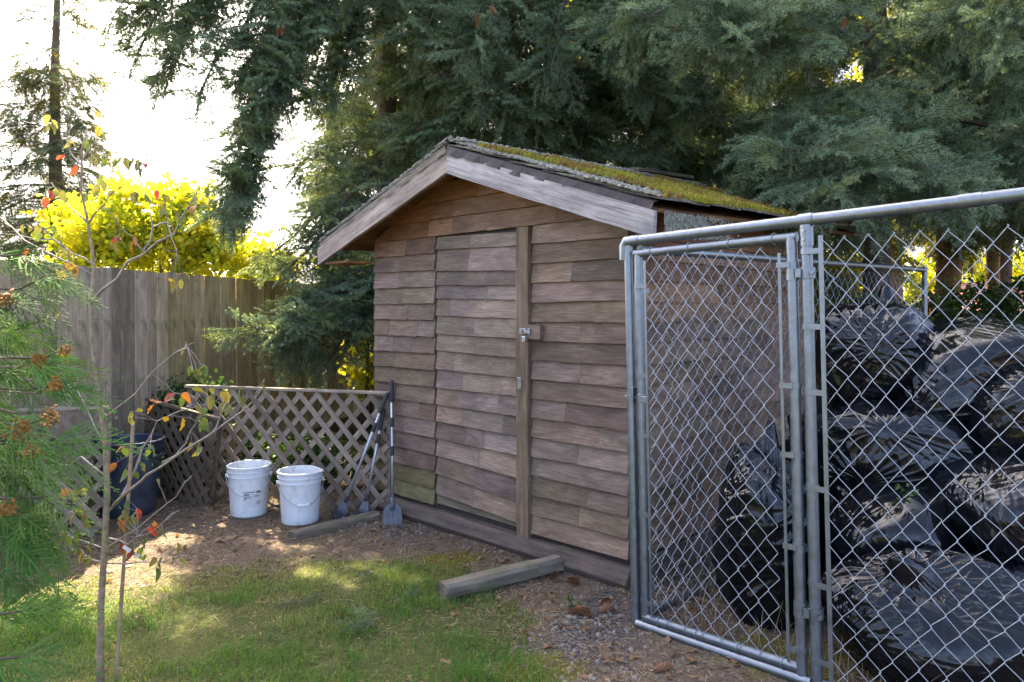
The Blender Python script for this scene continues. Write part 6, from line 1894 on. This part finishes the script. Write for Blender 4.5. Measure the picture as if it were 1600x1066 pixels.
# ------------------------------------------------------------------ ground cover
def build_cover():
    rs = np.random.default_rng(9)
    # lawn blades
    n = 190000
    x = rs.uniform(-3.6, 2.4, n); y = 2.3 + rs.uniform(0, 1, n) ** 1.1 * 3.0
    m = grass_mask(x, y)
    dens = np.where(m > 0.5, 1.0, (m / 0.5) ** 2 * 0.6) * (0.12 + 0.88 * sstep(-0.45, 0.15, n2(x, y, 3.4, 44) + 0.5 * n2(x, y, 9, 47)))
    shed_side = ((x - SC[0]) * 0.6915 + (y - SC[1]) * 0.7224) > -0.06
    inshed = shed_side & (((x - SC[0]) * -0.722 + (y - SC[1]) * 0.691) > -0.05)
    keep = (rs.uniform(0, 1, n) < dens * (1 - 0.85 * gravel_mask(x, y))) & ~inshed & (np.abs(x / y) < 0.85)
    x, y, m = x[keep], y[keep], m[keep]
    n = len(x)
    z = gz(x, y) - 0.004
    lush = sstep(-0.3, 0.4, n2(x, y, 1.7, 45) + 0.3 * n2(x, y, 7, 46))
    tuft = sstep(0.35, 0.7, n2(x, y, 5.5, 48))
    hgt = (0.012 + 0.028 * lush * m + 0.03 * tuft * m) * rs.uniform(0.5, 1.6, n)
    a = rs.uniform(0, 2 * np.pi, n)
    d = np.stack([np.cos(a), np.sin(a), np.zeros(n)], 1); t = np.stack([-np.sin(a), np.cos(a), np.zeros(n)], 1)
    lean = rs.uniform(0.15, 1.25, n)
    w = rs.uniform(0.0009, 0.0018, n)[:, None]
    b = np.stack([x, y, z], 1); up = np.array([0, 0, 1.0])
    mid = b + up * (hgt * 0.6)[:, None] + d * (hgt * lean * 0.25)[:, None]
    tip = b + up * (hgt * np.clip(1.05 - 0.35 * lean, .4, 1))[:, None] + d * (hgt * lean * 0.85)[:, None]
    V = np.stack([b - t * w, b + t * w, mid + t * w * .8, mid - t * w * .8, tip], 1).reshape(-1, 3)
    i5 = np.arange(n) * 5
    me = bpy.data.meshes.new('lawn_grass')
    Fq = np.stack([i5, i5 + 1, i5 + 2, i5 + 3], 1); Ft = np.stack([i5 + 3, i5 + 2, i5 + 4], 1)
    Fall = np.vstack([np.stack([i5, i5 + 1, i5 + 2], 1), np.stack([i5, i5 + 2, i5 + 3], 1), Ft])
    me = mesh('lawn_grass', V, Fall, M['grass'])
    dry = np.clip(0.70 - 0.6 * lush * m + rs.normal(0, .17, n) + 0.35 * sstep(0.5, 0.15, m), 0, 1)
    at_ = me.attributes.new('dry', 'FLOAT', 'POINT'); at_.data.foreach_set('value', np.repeat(dry, 5).astype(np.float32))
    tag(obj('lawn_grass', me), 'short patchy green lawn grass', 'grass', None, 'stuff')
    # dry litter: needles, straw, bark bits
    n = 150000
    x = rs.uniform(-3.6, 2.6, n); y = rs.uniform(2.3, 6.2, n)
    m = grass_mask(x, y)
    pr = np.clip(1.0 - 0.75 * m, 0.2, 1) * np.clip(0.45 + 0.9 * n2(x, y, 2.6, 71), 0.15, 1)
    inshed = (((x - SC[0]) * 0.6915 + (y - SC[1]) * 0.7224) > 0.0) & (((x - SC[0]) * -0.722 + (y - SC[1]) * 0.691) > 0.0)
    keep = (rs.uniform(0, 1, n) < pr) & ~inshed & (np.abs(x / y) < 0.85)
    P = np.stack([x[keep], y[keep], gz(x[keep], y[keep]) + rs.uniform(0.001, 0.009, keep.sum())], 1)
    o = slivers('ground_litter', P, rs, 0.030, 0.0026, (0, 0, 1), M['straw'], None, 0.22)
    tag(o, 'dry needles and straw littering the bare dirt', 'litter', None, 'stuff')
    # fallen leaves and bark flakes
    n = 1500
    x = rs.uniform(-3.3, 1.6, n); y = rs.uniform(2.7, 6.3, n)
    keep = (rs.uniform(0, 1, n) < np.clip(1.05 - grass_mask(x, y), .05, 1)) & ~((((x - SC[0]) * 0.6915 + (y - SC[1]) * 0.7224) > -0.03) & (((x - SC[0]) * -0.722 + (y - SC[1]) * 0.691) > 0.0))
    x, y = x[keep], y[keep]
    P = np.stack([x, y, gz(x, y) + rs.uniform(.004, .012, len(x))], 1)
    o = slivers('fallen_leaves', P, rs, 0.036, 0.022, (0, 0, 1), M['deadleaf'], None, 0.35)
    tag(o, 'brown dead leaves and bark flakes scattered on the dirt', 'leaves', None, 'stuff')
    # gravel
    n = 9000
    x = rs.uniform(-1.4, 1.5, n); y = rs.uniform(2.6, 5.5, n)
    keep = rs.uniform(0, 1, n) < gravel_mask(x, y) * 0.6 + 0.002
    inshed = (((x - SC[0]) * 0.6915 + (y - SC[1]) * 0.7224) > -0.05) & (((x - SC[0]) * -0.722 + (y - SC[1]) * 0.691) > -0.02)
    keep &= ~inshed
    x, y = x[keep], y[keep]
    C = np.stack([x, y, gz(x, y) - 0.002], 1)
    r = rs.uniform(0.004, 0.015, len(x))
    me = clumps('gravel', C, r, r * rs.uniform(.6, 1.1, len(x)), (0, 0, 1), M['pebble'], 0, 12)
    tag(obj('gravel', me), 'grey gravel scattered by the shed base and gate', 'gravel', None, 'stuff')
    # taller weeds and dry stalks inside the kennel and along its foot
    n = 900
    x = rs.uniform(0.75, 2.2, n); y = rs.uniform(2.55, 4.0, n)
    kxl = (x - KC[0]) * 0.74 + (y - KC[1]) * -0.672; kyl = (x - KC[0]) * 0.672 + (y - KC[1]) * 0.74
    keep = (kyl > 0.03) & (kyl < 0.75) & (kxl > 0.05)
    x, y = x[keep], y[keep]; n = len(x)
    hgt = rs.uniform(0.08, 0.28, n) * rs.uniform(.4, 1, n)
    a = rs.uniform(0, 6.28, n); d = np.stack([np.cos(a), np.sin(a), np.zeros(n)], 1); t = np.stack([-np.sin(a), np.cos(a), np.zeros(n)], 1)
    b = np.stack([x, y, gz(x, y)], 1); w = 0.0014
    mid = b + up * (hgt * .6)[:, None] + d * (hgt * .18)[:, None]; tip = b + up * hgt[:, None] * .95 + d * (hgt * .55)[:, None]
    V = np.stack([b - t * w, b + t * w, mid + t * w * .8, mid - t * w * .8, tip], 1).reshape(-1, 3)
    i5 = np.arange(n) * 5
    Fall = np.vstack([np.stack([i5, i5 + 1, i5 + 2], 1), np.stack([i5, i5 + 2, i5 + 3], 1), np.stack([i5 + 3, i5 + 2, i5 + 4], 1)])
    me = mesh('dry_weeds', V, Fall, M['straw'])
    at_ = me.attributes.new('dry', 'FLOAT', 'POINT'); at_.data.foreach_set('value', np.repeat(rs.uniform(.5, 1, n), 5).astype(np.float32))
    tag(obj('dry_weeds', me), 'tall dry straw weeds growing inside the kennel', 'weeds', None, 'stuff')
    # little leafy weeds one can tell apart
    lw = leaf_cluster('weed_leaf', M['ivy'], 9, 14, 0.05, 0.035, 0.022, -0.5)
    for px, py, s, lab in ((805, 828, .9, 'small green weed at the foot of the door post'), (890, 942, .8, 'small green weed in the gravel by the timber'), (1412, 772, .9, 'bright green weed sprig resting on the black bag'), (520, 802, .6, 'green grass tuft beside the grimy bucket')):
        if py == 772: p = at(px, py, 3.12)
        else:
            Y = F * CH / (py + 8 - HY); p = Vector(((px - CX) / F * Y, Y, 0.02))
        o = obj('weed', lw.data, None, p, (0, 0, px), scale=(s, s, s))
        tag(o, lab, 'weed')
build_cover()

def build_sprigs():
    rs = np.random.default_rng(23)
    for px, py, sc_ in ((555, 912, .45), (530, 1002, .6), (468, 952, .4), (590, 985, .45), (655, 925, .35), (505, 940, .35), (430, 985, .35), (715, 890, .3)):
        Y = F * CH / (py - HY); x = (px - CX) / F * Y
        o = obj('fallen_sprig', SPR_NEAR[int(rs.integers(3))].data, None, (x, Y, g1(x, Y) + .03), (rs.normal(0, .2), rs.normal(0.1, .12), rs.uniform(0, 6.28)), scale=(sc_,) * 3)
        tag(o, 'dark green spruce sprig fallen on the lawn', 'sprig', 'spruce sprigs fallen on the lawn')
build_sprigs()
